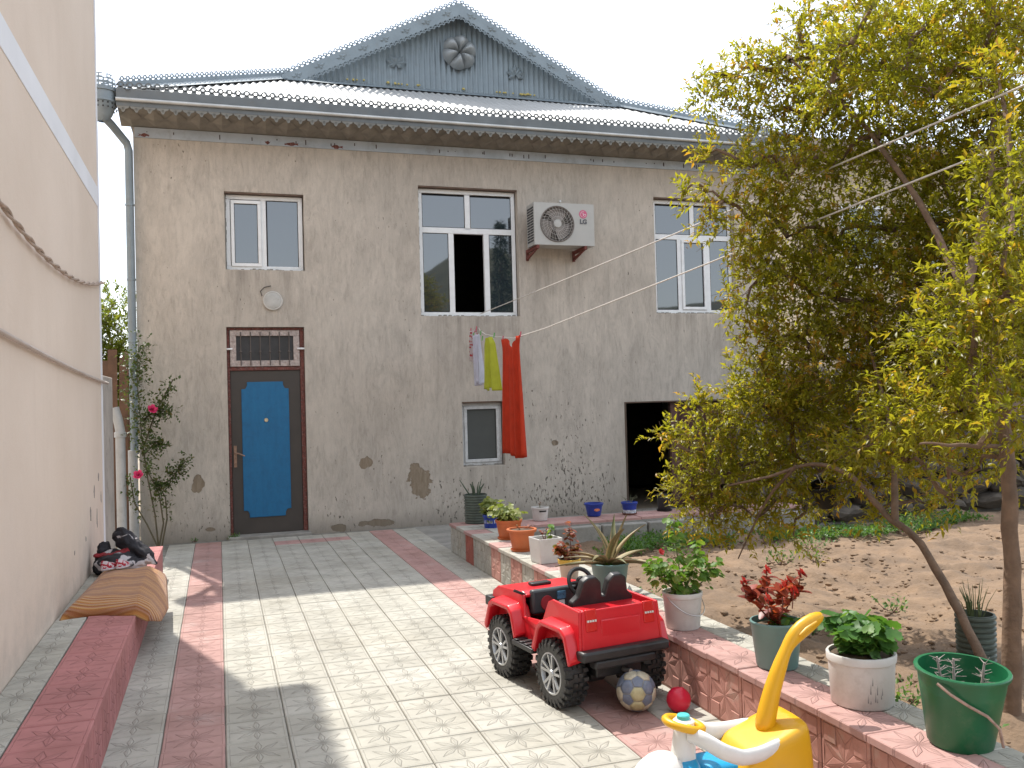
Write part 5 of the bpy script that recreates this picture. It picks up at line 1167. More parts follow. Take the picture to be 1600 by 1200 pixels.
# in the garden
t = pot('ribbed_planter', 3.96, 3.95, .12, .10, .095, .27, M_ribbed, 'dark ribbed pot with grass standing in the soil by the trunks', prof=ribprof(.10, .095, .27, 9), soil=0)
for q in range(40):
    a = random.uniform(0, 6.3); r_ = random.uniform(.02, .12); MB().tube([(.03*math.cos(a), .03*math.sin(a), .22), (r_*.6*math.cos(a), r_*.6*math.sin(a), .33), (r_*math.cos(a), r_*math.sin(a), .36+random.uniform(-.03, .09))], [.0025, .002, .0007], 4).build('grass_blade', mat('dull_grass', (.10, .13, .05), .8), t)
t = pot('black_bucket', 3.79, 4.95, .90, .085, .068, .16, M_blackp, 'black plastic bucket hanging tilted from the leaning trunk', 'bucket', soil=0, tilt=(R(12), R(24))); handle(t, .088, .15, M_steel, 1, -1.2)
MB().tube([(0, .0, .16), (-.02, -.02, .27)], .003, 5).build('hook', M_steel, t)

# ------------------------------------------------------------------ red toy car
M_red = mat('red_toy_plastic', (.62, .012, .022), .32, amt=.05, sc=3, dirt=((.52, .05, .05), .25), coat=.15)
M_blk = mat('black_toy_plastic', (.022, .022, .023), .45, amt=.2, dirt=((.09, .085, .08), .3))
M_tyre = mat('toy_tyre', (.028, .028, .028), .5, amt=.3, sc=12, dirt=((.12, .11, .10), .45))
M_rim = mat('silver_rim', (.50, .51, .52), .35, .6, amt=.1)
car = empty('toy_car', (1.965, 4.565, 0), R(8.5)); car.scale = (.95, 1, 1); tag(car, 'red ride-on toy jeep with big black wheels beside the planter wall', 'toy car')
def wheel(x, y, s):
    wh = empty('wheel', (x, y, .175), parent=car)
    hw = .072; r = .172
    MB().lathe([(.105, -hw*.9), (.125, -hw), (.155, -hw*.97), (r-.006, -hw*.72), (r, -hw*.4), (r, hw*.4), (r-.006, hw*.72), (.155, hw*.97), (.125, hw), (.105, hw*.9)], 40, (0, 0, 0), 'x').build('tyre', M_tyre, wh, smooth=50)
    kn = MB()
    for q in range(24):
        a = 2*math.pi*q/24
        for (xx, ww, off) in ((-.050, .021, 0), (.050, .021, 0), (-.016, .016, .13), (.016, .016, .13)):
            aa = a+off; c, s_ = math.cos(aa), math.sin(aa); t1 = .55*2*math.pi/24*.5
            pts = []
            for (rr, sh) in ((r-.012, 1.0), (r+.011, .72)):
                for (dx, da) in ((-ww, -t1), (ww, -t1), (ww, t1), (-ww, t1)):
                    pts.append((xx+dx*sh, rr*math.cos(aa+da*sh), rr*math.sin(aa+da*sh)))
            kn.add(pts, [(4, 5, 6, 7), (0, 1, 5, 4), (1, 2, 6, 5), (2, 3, 7, 6), (3, 0, 4, 7)])
        for sd_ in (-1, 1):  # side lugs
            pts = []
            for (rr, sh) in ((r-.004, 1), (.135, .5)):
                for da in (-t1*.8, t1*.8): pts.append((sd_*(hw*.86), rr*math.cos(a+da*sh), rr*math.sin(a+da*sh)))
            pts2 = [(p[0]+sd_*.011, p[1], p[2]) for p in pts]
            kn.add(pts+pts2, [(4, 5, 7, 6), (0, 1, 5, 4), (1, 3, 7, 5), (3, 2, 6, 7), (2, 0, 4, 6)])
    kn.build('tread', M_tyre, wh)
    ox = s*hw*.80
    MB().lathe([(0, ox-s*.028), (.10, ox-s*.03), (.108, ox-s*.01)], 30, (0, 0, 0), 'x').build('rim_well', M_blk, wh, smooth=True)
    MB().lathe([(.098, ox-s*.01), (.104, ox+s*.014), (.112, ox+s*.012), (.114, ox-s*.006)], 32, (0, 0, 0), 'x').build('rim', M_rim, wh, smooth=True)
    sp_ = MB()
    for q in range(5):
        for da in (-.17, .17):
            a = 2*math.pi*q/5+.3; p0 = (ox-s*.002, .018*math.cos(a+da), .018*math.sin(a+da)); p1 = (ox+s*.010, .100*math.cos(a+da*1.25), .100*math.sin(a+da*1.25)); sp_.tube([p0, p1], [.011, .0085], 4)
    sp_.lathe([(0, ox+s*.016), (.018, ox+s*.014), (.024, ox+s*.0)], 14, (0, 0, 0), 'x'); sp_.build('spokes', M_rim, wh, smooth=30)
for (x, s_) in ((-.26, -1), (.26, 1)):
    wheel(x, 0, s_); wheel(x, .62, s_)
prof = [(-.225, .335), (-.205, .535), (.085, .545), (.135, .525), (.215, .40), (.415, .385), (.445, .50), (.50, .515), (.80, .495), (.875, .455), (.885, .33), (.84, .27), (.72, .30), (.51, .30), (.46, .26), (.22, .26), (.12, .30), (-.10, .30)]
hull = MB(); n = len(prof)
# open hull: outer skin tapering to the tail, cockpit cut out between y=-.16 and y=.42
def hw_(y): return .225+.02*(1-min(1, max(0, (y+.2)/1.0)))
L_ = [(-hw_(y)-(.012 if z < .40 else 0), y, z) for y, z in prof]; Rr = [(hw_(y)+(.012 if z < .40 else 0), y, z) for y, z in prof]
hull.add(L_, [tuple(range(n-1, -1, -1))]); hull.add(Rr, [tuple(range(n))])
hull.quad(L_[0], Rr[0], Rr[1], L_[1]); 
for i in (6, 7, 8, 9, 10): hull.quad(L_[i], Rr[i], Rr[i+1], L_[i+1])
for i in range(11, n): hull.quad(L_[i], L_[(i+1) % n], Rr[(i+1) % n], Rr[i])
car_body = hull.build('body', M_red, car); sol = car_body.modifiers.new('s', 'SOLIDIFY'); sol.thickness = .018; sol.offset = -1; bv = car_body.modifiers.new('b', 'BEVEL'); bv.width = .006; bv.segments = 2; bv.limit_method = 'ANGLE'; bv.angle_limit = R(30)
MB().box(-.205, .205, -.185, -.02, .50, .522).build('rear_deck', M_red, car, bevel=.006)
MB().box(-.215, .215, -.02, .44, .285, .31).build('footwell', M_blk, car)
# tail: lamps, ledge, bumper
for s_ in (-1, 1):
    tl = MB().box(s_*.19-.036, s_*.19+.036, -.232, -.205, .385, .50).build('tail_lamp', mat('lamp_red', (.58, .014, .012), .2, amt=.1), car, bevel=.006)
    tl.rotation_euler = (R(-6), 0, 0); tl.location = (0, -.032, .02)
    for k_ in range(4): MB().box(s_*.19-.030+k_*.016, s_*.19-.020+k_*.016, -.239, -.231, .436, .446).build('badge_letter', mat('chrome_mark', (.65, .64, .60), .4), tl)
MB().box(-.13, .13, -.219, -.206, .375, .48).build('tailgate_panel', M_red, car, bevel=.008)
bp = MB(); bp.box(-.285, .285, -.275, -.19, .285, .338); bp.box(-.20, .20, -.262, -.19, .235, .284); bp.build('rear_bumper', M_blk, car, bevel=.014)
MB().box(-.255, .255, .865, .93, .29, .36).build('front_bumper', M_blk, car, bevel=.014)
ch = MB(); ch.box(-.15, .15, -.19, .85, .17, .26); ch.build('chassis', M_blk, car, bevel=.01)
MB().tube([(-.20, 0, .175), (.20, 0, .175)], .022, 10).build('rear_axle', M_blk, car, smooth=True); MB().tube([(-.20, .62, .175), (.20, .62, .175)], .022, 10).build('front_axle', M_blk, car, smooth=True)
MB().lathe([(0, -.05), (.045, -.05), (.05, -.04), (.05, .04), (.045, .05), (0, .05)], 16, (-.08, -.06, .165), 'x').build('motor_housing', M_blk, car, smooth=True)
MB().tube([(.02, -.20, .20), (.02, -.27, .205)], .014, 8).build('tow_hook', M_steel, car)
def fender(yc, s, front=False):
    k = .62 if front else 0
    outer = [(-.215, .30), (-.165, .43), (-.12, .458), (.10, .458), (.145, .43), (.215, .285)]
    th = .03; mb = MB(); x0, x1 = .205, .335
    vv = []
    for (yy, zz) in outer:
        vv += [(s*x0, yy+k, zz), (s*x1, yy*1.0+k, zz-.018), (s*x1, yy*.88+k, zz-.018-th), (s*x0, yy*.88+k, zz-th)]
    m_ = len(outer); mb.add(vv, [(4*i+a, 4*i+4+a, 4*i+4+b, 4*i+b) for i in range(m_-1) for a, b in ((0, 1), (1, 2), (2, 3), (3, 0))]+[(0, 1, 2, 3), tuple(4*(m_-1)+j for j in (3, 2, 1, 0))])
    mb.build('fender', M_red, car, bevel=.010)
for s_ in (-1, 1): fender(0, s_); fender(0, s_, True)
for s_ in (-1, 1):
    st = MB(); st.box(s_*.30-.045, s_*.30+.045, .185, .435, .235, .262)
    for q in range(4): st.box(s_*.30-.04, s_*.30+.04, .20+q*.06, .235+q*.06, .262, .272)
    st.build('side_step', M_blk, car, bevel=.006)
    hl = MB().lathe([(.045, -.01), (.05, .02), (.03, .028), (0, .03)], 16, (s_*.17, .885, .40), 'y').build('headlight', M_upvc, car, smooth=True)
    mr = MB(); mr.tube([(s_*.23, .46, .50), (s_*.30, .47, .53)], .009, 6); mr.build('mirror_arm', M_blk, car)
    MB().box(s_*.245-.03, s_*.245+.03, .84, .93, .36, .42).build('corner_guard', M_blk, car, bevel=.008)
gr_ = MB().box(-.12, .12, .88, .892, .34, .445).build('radiator_grille', M_blk, car, bevel=.006)
MB().box(-.20, .20, .42, .47, .385, .525).build('dashboard', mat('charcoal_dash', (.05, .055, .06), .4, amt=.2), car, bevel=.014)
MB().lathe([(0, -.004), (.042, -.004), (.044, .004)], 20, (-.10, .415, .445), 'y').build('glove_emblem', mat('emblem_red', (.35, .03, .04), .5), car); MB().box(-.03, .03, .409, .417, .46, .505).build('radio_screen', mat('radio_blue', (.08, .20, .32), .3, amt=.4, sc=60), car); MB().box(-.02, .02, .409, .417, .41, .452).build('radio_panel', M_upvc, car)
MB().box(-.10, .04, .60, .66, .508, .526).build('bonnet_vent', M_blk, car, bevel=.006)
stw = MB(); c = Vector((.105, .355, .555)); ang = R(62); uu = Vector((1, 0, 0)); ww = Vector((0, -math.cos(ang)*1.0, math.sin(ang))).normalized(); ww = Vector((0, .45, .89)); nn_ = uu.cross(ww)
stw.tube([c+uu*.082*math.cos(2*math.pi*i/24)+ww*.082*math.sin(2*math.pi*i/24) for i in range(25)], .013, 8, caps=False)
for a in (0, math.pi, -math.pi/2): stw.tube([c, c+uu*.075*math.cos(a)+ww*.075*math.sin(a)], [.016, .010], 6)
stw.lathe([(0, .012), (.03, .01), (.036, 0), (.03, -.01), (0, -.012)], 14, c, 'y'); stw.tube([c, (.105, .44, .50)], .012, 8); stw.build('steering_wheel', M_blk, car, smooth=40)
# seat back with two humps
so = [(-.20, 0), (-.205, .09), (-.165, .12), (-.145, .195), (-.11, .215), (-.06, .215), (-.025, .185), (-.01, .11), (.01, .11), (.025, .185), (.06, .215), (.11, .215), (.145, .195), (.165, .12), (.205, .09), (.20, 0)]
sb = MB().prism([(x_, z_*1.08) for x_, z_ in so], 'y', -.022, .022); o = sb.build('seat_back', M_blk, car, bevel=.007, seg=2, loc=(0, -.005, .45), rot=(R(-14), 0, 0))
o.rotation_euler = (R(12), 0, 0)
MB().box(-.19, .19, .03, .26, .36, .42).build('seat_cushion', M_blk, car, bevel=.015)

# ------------------------------------------------------------------ balls
def football():
    ph = (1+5**.5)/2; vs_ = []
    from itertools import product
    def perms(t): a, b, c = t; return [(a, b, c), (b, c, a), (c, a, b)]
    base = []
    for s1, s2 in product((1, -1), repeat=2): base.append((0, s1*1, s2*3*ph))
    for s1, s2, s3 in product((1, -1), repeat=3): base += [(s1*1, s2*(2+ph), s3*2*ph), (s1*2, s2*(1+2*ph), s3*ph)]
    for b in base: vs_ += perms(b)
    V = [Vector(v) for v in {tuple(round(x, 5) for x in v) for v in vs_}]
    nb_ = [[j for j in range(60) if j != i and (V[i]-V[j]).length < 2.05] for i in range(60)]
    faces = set()
    def walk(i, j, n):
        path = [i, j]
        while len(path) < n:
            a, b = path[-2], path[-1]; cand = [c for c in nb_[b] if c != a]
            yield_c = None
            for c in cand:
                if c in path: continue
                pl_n = (V[i]-V[j]).cross(V[path[2]]-V[j]) if len(path) > 2 else None
                if pl_n is None or abs((V[c]-V[j]).dot(pl_n.normalized())) < 1e-3:
                    if pl_n is None:
                        for rest in try_path(path+[c], n): return rest
                    else: yield_c = c
            if yield_c is None: return None
            path.append(yield_c)
        return path
    def try_path(path, n):
        pl_n = (V[path[0]]-V[path[1]]).cross(V[path[2]]-V[path[1]]).normalized(); p = list(path)
        while len(p) < n:
            cs = [c for c in nb_[p[-1]] if c not in p and abs((V[c]-V[p[1]]).dot(pl_n)) < 1e-3]
            if not cs: return
            p.append(cs[0])
        if p[0] in nb_[p[-1]]: yield p
    for i in range(60):
        for j in nb_[i]:
            for k in nb_[j]:
                if k == i: continue
                for n in (5, 6):
                    for p in try_path([i, j, k], n): faces.add(frozenset(p)); ordd.setdefault(frozenset(p), p)
    return V, [ordd[f] for f in faces]
ordd = {}
V_, F_ = football()
ball = empty('football', (2.045, 4.29, .104)); ball.rotation_euler = (.5, .3, .9); tag(ball, 'worn white and blue football on the paving behind the toy car', 'football')
pm_ = [mat('ball_cream', (.50, .45, .34), .5, amt=.18, sc=30, dirt=((.30, .25, .17), .5)), mat('ball_blue', (.16, .19, .26), .5, amt=.2, sc=30, dirt=((.36, .34, .30), .5)), mat('ball_yellow', (.48, .44, .25), .5, amt=.2, sc=30, dirt=((.42, .38, .30), .5))]
MB().lathe([(.0995*math.sin(math.pi*i/16), .0995*math.cos(math.pi*i/16)) for i in range(17)], 24).build('bladder', mat('seam_white', (.40, .38, .33), .7), ball, smooth=True)
for fi, f in enumerate(F_):
    ps = [V_[i].normalized() for i in f]; c = sum(ps, Vector()).normalized(); mb = MB(); rings = []
    for (k_, rad) in ((.955, .1005), (.90, .1035), (.5, .1042), (0, .1042)):
        if k_ == 0: rings.append([c*rad])
        else:
            rg = []
            for i in range(len(ps)):
                a, b = ps[i], ps[(i+1) % len(ps)]
                for t_ in (0, .5): rg.append((c.lerp(a.lerp(b, t_), k_)).normalized()*rad)
            rings.append(rg)
    vv = [p for r_ in rings for p in r_]; m_ = len(rings[0]); ff = []
    for q in range(2): ff += [(q*m_+i, q*m_+(i+1) % m_, (q+1)*m_+(i+1) % m_, (q+1)*m_+i) for i in range(m_)]
    ff += [(2*m_+i, 2*m_+(i+1) % m_, 3*m_) for i in range(m_)]
    mb.add(vv, ff); mb.build('panel', pm_[1 if len(f) == 5 or fi % 3 == 0 else (2 if fi % 5 == 0 else 0)], ball, smooth=60)
rbm = MB().lathe([(0, -.063), (.025, -.058), (.045, -.044), (.058, -.024), (.063, 0), (.060, .024), (.049, .044), (.030, .058), (.012, .065), (.008, .069), (0, .070)], 28)
tag(rbm.build('red_ball', mat('red_rubber', (.60, .012, .045), .38, amt=.06, dirt=((.45, .03, .05), .3)), smooth=True, loc=(2.235, 4.185, .064), rot=(.2, .25, 0)), 'small glossy red ball against the planter wall', 'ball')

# ------------------------------------------------------------------ push-along toy in front
M_yel = mat('yellow_toy_plastic', (.70, .37, .008), .42, amt=.07, sc=5, dirt=((.60, .33, .05), .35), bump=.05, bsc=25); M_wht = mat('white_toy_plastic', (.70, .69, .66), .42, amt=.05, dirt=((.55, .52, .46), .35)); M_sky = mat('blue_toy_plastic', (.01, .30, .58), .35, amt=.05); M_aqua = mat('aqua_button', (.08, .50, .50), .35)
pc = empty('push_car', (1.93, 3.20, -.0), R(-4)); tag(pc, 'yellow white and blue push-along toy car with tall yellow handle', 'push car')
def loft(rings, name, m_, parent, sub=1, caps=True):
    mb = MB(); n = len(rings[0]); mb.add([p for r_ in rings for p in r_], [(i*n+j, i*n+(j+1) % n, (i+1)*n+(j+1) % n, (i+1)*n+j) for i in range(len(rings)-1) for j in range(n)]+([tuple(range(n-1, -1, -1)), tuple((len(rings)-1)*n+j for j in range(n))] if caps else []))
    return mb.build(name, m_, parent, sub=sub)
def rrect(cx, cy, z, a, b, e=.35, n=16, tilt=0):
    out = []
    for i in range(n):
        t_ = 2*math.pi*i/n; c, s = math.cos(t_), math.sin(t_); x = a*math.copysign(abs(c)**e, c); y = b*math.copysign(abs(s)**e, s); out.append((cx+x, cy+y, z+tilt*x))
    return out
loft([rrect(.14, 0, .05, .17, .13), rrect(.14, 0, .06, .185, .145), rrect(.15, 0, .17, .17, .15), rrect(.16, 0, .245, .145, .150, tilt=.25), rrect(.165, 0, .278, .135, .140, tilt=.35), rrect(.168, 0, .288, .11, .115, tilt=.4)], 'rear_body', M_yel, pc)
loft([rrect(-.12, 0, .045, .22, .115), rrect(-.12, 0, .055, .235, .13), rrect(-.11, 0, .125, .215, .12), rrect(-.11, 0, .14, .18, .095)], 'floor_tray', M_yel, pc)
loft([rrect(-.04, 0, .12, .13, .09), rrect(-.04, 0, .16, .12, .09), rrect(-.03, 0, .185, .11, .08), rrect(-.03, 0, .188, .06, .05)], 'seat', M_sky, pc)
# front dome with blue flank
loft([rrect(-.30, 0, .06, .11, .11, .8), rrect(-.30, 0, .12, .125, .125, .8), rrect(-.295, 0, .165, .105, .11, .85), rrect(-.285, 0, .215, .065, .075, .9), rrect(-.28, 0, .23, .025, .03, 1)], 'front_dome', M_wht, pc)
loft([rrect(-.215, 0, .09, .07, .132, .7), rrect(-.21, 0, .16, .065, .130, .7), rrect(-.20, 0, .19, .05, .10, .8), rrect(-.19, 0, .21, .035, .06, .9)], 'front_flank', M_sky, pc)
for s_ in (-1, 1):
    pth = [(-.19, s_*.045, .31), (-.155, s_*.10, .30), (-.095, s_*.138, .262), (-.02, s_*.146, .232), (.06, s_*.136, .232), (.14, s_*.118, .242), (.20, s_*.09, .246)]
    g_ = MB(); fine = []
    for i in range(len(pth)-1):
        for q in range(4): fine.append(Vector(pth[i]).lerp(Vector(pth[i+1]), q/4))
    fine.append(Vector(pth[-1])); fine = [fine[0]]+[(fine[i-1]+fine[i]*2+fine[i+1])/4 for i in range(1, len(fine)-1)]+[fine[-1]]
    g_.tube(fine, [.020+.004*(i/len(fine)) for i in range(len(fine))], 14, flat=1.6); g_.build('guard_rail', M_wht, pc, smooth=80)
MB().tube([(-.20, 0, .20), (-.195, 0, .28), (-.19, 0, .33)], [.05, .045, .04], 14).build('steering_column', M_wht, pc, smooth=50)
sw_ = MB(); c = Vector((-.195, 0, .335)); sw_.tube([c+Vector((.072*math.cos(2*math.pi*i/24), .072*math.sin(2*math.pi*i/24), -.018*math.cos(2*math.pi*i/24))) for i in range(25)], .016, 8, caps=False); sw_.tube([c+Vector((0, -.065, 0)), c+Vector((0, .065, 0))], .014, 8); sw_.build('steering_wheel', M_yel, pc, smooth=60)
MB().lathe([(0, -.01), (.042, -.01), (.044, .006), (.036, .014), (0, .016)], 18, c+Vector((0, 0, .006))).build('wheel_hub', M_wht, pc, smooth=True); MB().lathe([(.026, .016), (.026, .034), (.022, .038), (0, .039)], 18, c).build('horn_button', M_aqua, pc, smooth=40)
# handle: tapering flat column with an eye near its end
hpts = [(.155, .25, .050, .038), (.175, .34, .044, .033), (.205, .44, .038, .029), (.245, .535, .033, .025), (.270, .587, .028, .017), (.297, .625, .030, .027), (.345, .665, .032, .034), (.41, .700, .030, .028), (.448, .716, .018, .012)]
rings = []
for i, (x, z, a, b) in enumerate(hpts):
    x2, z2 = hpts[min(i+1, len(hpts)-1)][:2]; x1, z1 = hpts[max(i-1, 0)][:2]; tx, tz = x2-x1, z2-z1; l_ = math.hypot(tx, tz); nx, nz = -tz/l_, tx/l_
    rings.append([(x+nx*b*math.sin(t_)*1.2, a*math.cos(t_), z+nz*b*math.sin(t_)*1.2) for t_ in [2*math.pi*k/12 for k in range(12)]])
loft(rings, 'push_handle', M_yel, pc, 1)
ey = MB(); ey.tube([(.318, -.029, .645), (.35, -.030, .668), (.40, -.028, .694)], [.007, .011, .007], 8); ey.build('handle_grip_inset', mat('amber_inset', (.62, .32, .005), .4), pc, smooth=True)
for s_ in (-1, 1):
    for x in (-.22, .2):
        wq = empty('wheel', (x, s_*.15, .062), parent=pc); MB().lathe([(0, -.022), (.045, -.022), (.058, -.018), (.062, -.010), (.062, .010), (.058, .018), (.045, .022), (0, .022)], 22, (0, 0, 0), 'y').build('tyre', M_blk, wq, smooth=50); MB().lathe([(0, s_*.026), (.036, s_*.025), (.04, s_*.02)], 16, (0, 0, 0), 'y').build('hub_cap', M_yel, wq, smooth=True)
MB().lathe([(0, -.004), (.014, -.003), (.014, .004)], 12, (.278, -.06, .235), 'x').build('screw_cap', M_sky, pc)

# ------------------------------------------------------------------ washing lines and laundry
M_rope = mat('white_rope', (.62, .58, .53), .8, amt=.12, sc=40)
post = empty('line_post', (3.82, 1.68, 0)); tag(post, 'grey steel clothes line post in the garden outside the right edge', 'post')
MB().tube([(0, 0, 0), (0, 0, 3.25)], .035, 12).build('pole', M_steel, post, smooth=True); MB().box(-.22, .22, -.025, .025, 3.05, 3.10).build('crossarm', M_steel, post)
A0 = Vector((3.42, FY+.02, 2.815)); A1 = Vector((3.719, 3.3, 3.102)); A2 = A1+(A1-Vector((3.6, 6.0, 2.93)))*.0
e1 = Vector((3.719, 3.3, 3.102)); e2 = Vector((3.707, 3.3, 2.838))
def line_pts(p0, p1, ext, sag):
    d = (p1-p0).normalized(); return sagged(p0, p1+d*ext, sag, 40)
tag(MB().tube(line_pts(A0, e1, 1.6, .02), .0055, 6).build('washing_line', M_rope, smooth=True), 'upper white washing line running from the middle window sill', 'washing line')
low = [Vector(p) for p in ((3.38, FY-.01, 2.62), (3.20, 11.0, 2.525), (3.15, 10.6, 2.45), (3.13, 10.1, 2.385), (3.12, 9.4, 2.315), (3.20, 8.6, 2.36), (3.40, 6.5, 2.55), (3.707, 3.3, 2.838), (3.86, 1.7, 2.985))]
tag(MB().tube(low, .0055, 6).build('washing_line', M_rope, smooth=True), 'lower white washing line with clothes pegged near the house', 'washing line')
def cloth(name, prof, y0, y1, z_top, xc, m_, label, nfold=3, amp=.05, seed=0, nz=26, nu=22, topdip=0.0):
    """prof: list of (t, half-length scale) from top to bottom; cloth hangs in the line's plane, folded along the line"""
    rr = random.Random(seed); ph = [rr.uniform(0, 6.3) for _ in range(4)]; mb = MB(); vv = []
    Htot = prof[-1][0]
    for i in range(nz+1):
        t = i/nz; zz = t*Htot
        for k in range(len(prof)-1):
            if prof[k][0] <= zz <= prof[k+1][0]+1e-6: f = (zz-prof[k][0])/(prof[k+1][0]-prof[k][0]+1e-9); wsc = prof[k][1]+(prof[k+1][1]-prof[k][1])*f; break
        for j in range(nu+1):
            u = j/nu-.5; a = amp*(.35+.65*t)
            x = xc+a*math.sin(nfold*2*math.pi*u+ph[0])+.35*a*math.sin(nfold*4.3*math.pi*u+ph[1]+t*1.5)+.02*t
            y = (y0+y1)/2+(y1-y0)*u*wsc; dip = topdip*max(0, 1-abs(u)/.25)*(1-t)
            vv.append((x, y, z_top-zz-dip-.02*t*math.sin(6*u+ph[2])))
    mb.add(vv, [(i*(nu+1)+j, i*(nu+1)+j+1, (i+1)*(nu+1)+j+1, (i+1)*(nu+1)+j) for i in range(nz) for j in range(nu)])
    t = empty(name, (xc, (y0+y1)/2, z_top)); tag(t, label, name.split('_')[-1] if '_' in name else name, 'laundry on the line')
    o = mb.build('fabric', m_, t, smooth=80); o.location = (-xc, -(y0+y1)/2, -z_top); s = o.modifiers.new('s', 'SOLIDIFY'); s.thickness = .004
    for (yy, col) in ((y0+.05*(y1-y0), 0), (y1-.05*(y1-y0), 1)):
        MB().box(-.005, .005, -.008, .008, -.03, .028).build('peg', mat('peg_green', (.08, .30, .06), .5) if seed % 2 else mat('peg_pink', (.45, .08, .12), .5), t, loc=(0, yy-(y0+y1)/2, .012), rot=(0, .15, 0))
    return t
def cloth_mat(name, c, trans=.3, pattern=None):
    q = NB(name); nz = q.noise(q.coord(), 8, 4); col = q.mix(q.ramp(nz, .3, .7), sc3(c, .88), sc3(c, 1.08))
    if pattern:
        vo = q.n('ShaderNodeTexVoronoi'); q.l(q.coord(), vo.inputs[0]); vo.inputs['Scale'].default_value = 26; col = q.mix(q.ramp(vo.outputs[0], .34, .42, 1, 0), col, pattern)
    q.base(col).set(Roughness=.85); tr = q.n('ShaderNodeBsdfTranslucent'); q.l(col, tr.inputs[0]); ms = q.n('ShaderNodeMixShader'); ms.inputs[0].default_value = trans
    q.l(q.b.outputs[0], ms.inputs[1]); q.l(tr.outputs[0], ms.inputs[2]); q.l(ms.outputs[0], q.out.inputs[0]); return q.m
cloth('long_dress', [(0, .95), (.12, .80), (.3, .82), (.7, .9), (1.32, .92)], 9.12, 9.82, 2.33, 3.115, cloth_mat('orange_red_cloth', (.60, .05, .012), .35), 'long orange red dress hanging from the washing line', 5, .045, 4, topdip=.12)
cloth('yellow_blouse', [(0, .45), (.08, .8), (.2, .85), (.62, 1.0)], 10.0, 10.55, 2.385, 3.085, cloth_mat('lime_yellow_cloth', (.52, .55, .05), .35), 'lime yellow blouse between the red dress and the white shirt', 2, .045, 7)
cloth('white_shirt', [(0, .8), (.3, .85), (.62, .9)], 10.62, 10.98, 2.46, 3.10, cloth_mat('white_cloth', (.62, .62, .70), .3), 'white shirt hanging beside the lime yellow blouse', 2, .05, 5)
cloth('patterned_blouse', [(0, .8), (.2, .9), (.40, 1.0)], 11.02, 11.32, 2.545, 3.16, cloth_mat('patterned_cloth', (.60, .52, .52), .3, (.45, .04, .05)), 'small red and white patterned blouse nearest the house wall', 2, .05, 6)

# ------------------------------------------------------------------ things left on the bench
def blanket():
    mb = MB(); nu, nv = 46, 40; vv = []
    for i in range(nu+1):
        for j in range(nv+1):
            u, v = i/nu, j/nv; y = 6.40+1.52*v; y += .05*math.sin(u*5)*(1-v)
            wid = .62*(1-.30*max(0, v-.45)-.12*max(0, .12-v)/.12); x = -1.0+wid*u+.07*v
            edge = min(u*6, (1-u)*7, v*7, (1-v)*7, 1.0); z = .303+.088*max(0.0, edge)**.55
            z += (.007*math.sin(8*v+3*u+1.5*math.sin(4*u))+.004*math.sin(15*v-6*u)+.004*math.sin(17*u+3*v))*min(1, edge)
            over = max(0, x-(-.545)); z -= .62*over*(.8+.2*math.sin(v*4)); x -= over*.15
            vv.append((x, y, z))
    mb.add(vv, [(i*(nv+1)+j, (i+1)*(nv+1)+j, (i+1)*(nv+1)+j+1, i*(nv+1)+j+1) for i in range(nu) for j in range(nv)])
    return mb
q = NB('striped_blanket'); sp_ = q.n('ShaderNodeSeparateXYZ'); q.l(q.coord(), sp_.inputs[0]); yy = q.math('ADD', sp_.outputs[1], q.math('MULTIPLY', sp_.outputs[0], .12))
s1 = q.math('SINE', q.math('MULTIPLY', yy, 74.0)); s2 = q.math('SINE', q.math('MULTIPLY', yy, 173.0)); 
cb = q.mix(q.ramp(s1, -.1, .2), (.30, .105, .020), (.40, .165, .036)); cb = q.mix(q.ramp(s2, .62, .75, 0, .85), cb, (.47, .27, .10)); cb = q.mix(q.ramp(q.math('SINE', q.math('MULTIPLY', yy, 23.0)), .6, .8, 0, .7), cb, (.22, .06, .014))
q.base(cb).set(Roughness=.95, Normal=q.bump(q.math('ADD', q.noise(q.coord(), 160, 3), q.math('MULTIPLY', s2, .5)), .8, .006)); q.b.inputs['Sheen Weight'].default_value = .3
bl = blanket().build('blanket', q.m, smooth=80); s_ = bl.modifiers.new('s', 'SOLIDIFY'); s_.thickness = .012; s_.offset = -1
tag(bl, 'folded orange brown striped blanket spread over the pink bench', 'blanket')
q = NB('black_white_fabric'); n1 = q.noise(q.coord(), 7.5, 3, .5, .6); q.base(q.mix(q.ramp(n1, .54, .57), (.014, .013, .018), (.42, .39, .40))).set(Roughness=.8, Normal=q.bump(q.noise(q.coord(), 40, 4), .4, .01)); M_bw = q.m
M_blackc = mat('black_fabric', (.016, .014, .02), .8, amt=.4, bump=.3, bsc=20); M_redc = mat('dark_red_lining', (.22, .012, .018), .8, amt=.3)
def bundle(prof_pts, name, m_, parent, seed, flat=.6):
    rr = random.Random(seed); rings = []
    for (c, a, b, ax) in prof_pts:
        n = 14; ring = []
        for k in range(n):
            t_ = 2*math.pi*k/n; r_ = 1+.16*math.sin(3*t_+rr.uniform(0, 6))+rr.uniform(-.07, .07); p = Vector(c)+Vector((ax[0]*a*math.cos(t_)*r_, ax[1]*a*math.cos(t_)*r_, b*math.sin(t_)*r_)); ring.append(p)
        rings.append(ring)
    o = loft(rings, name, m_, parent, 3)
    tx = bpy.data.textures.new('crease', 'CLOUDS'); tx.noise_scale = .07; tx.noise_depth = 3; dm = o.modifiers.new('d', 'DISPLACE'); dm.texture = tx; dm.strength = .07; dm.mid_level = .5; dm.texture_coords = 'LOCAL'
    return o
jk = empty('jacket_bundle', (-.80, 8.05, .30)); tag(jk, 'crumpled black and white jacket with red lining on the bench', 'jacket')
o0 = Vector((-.80, 8.05, .30))
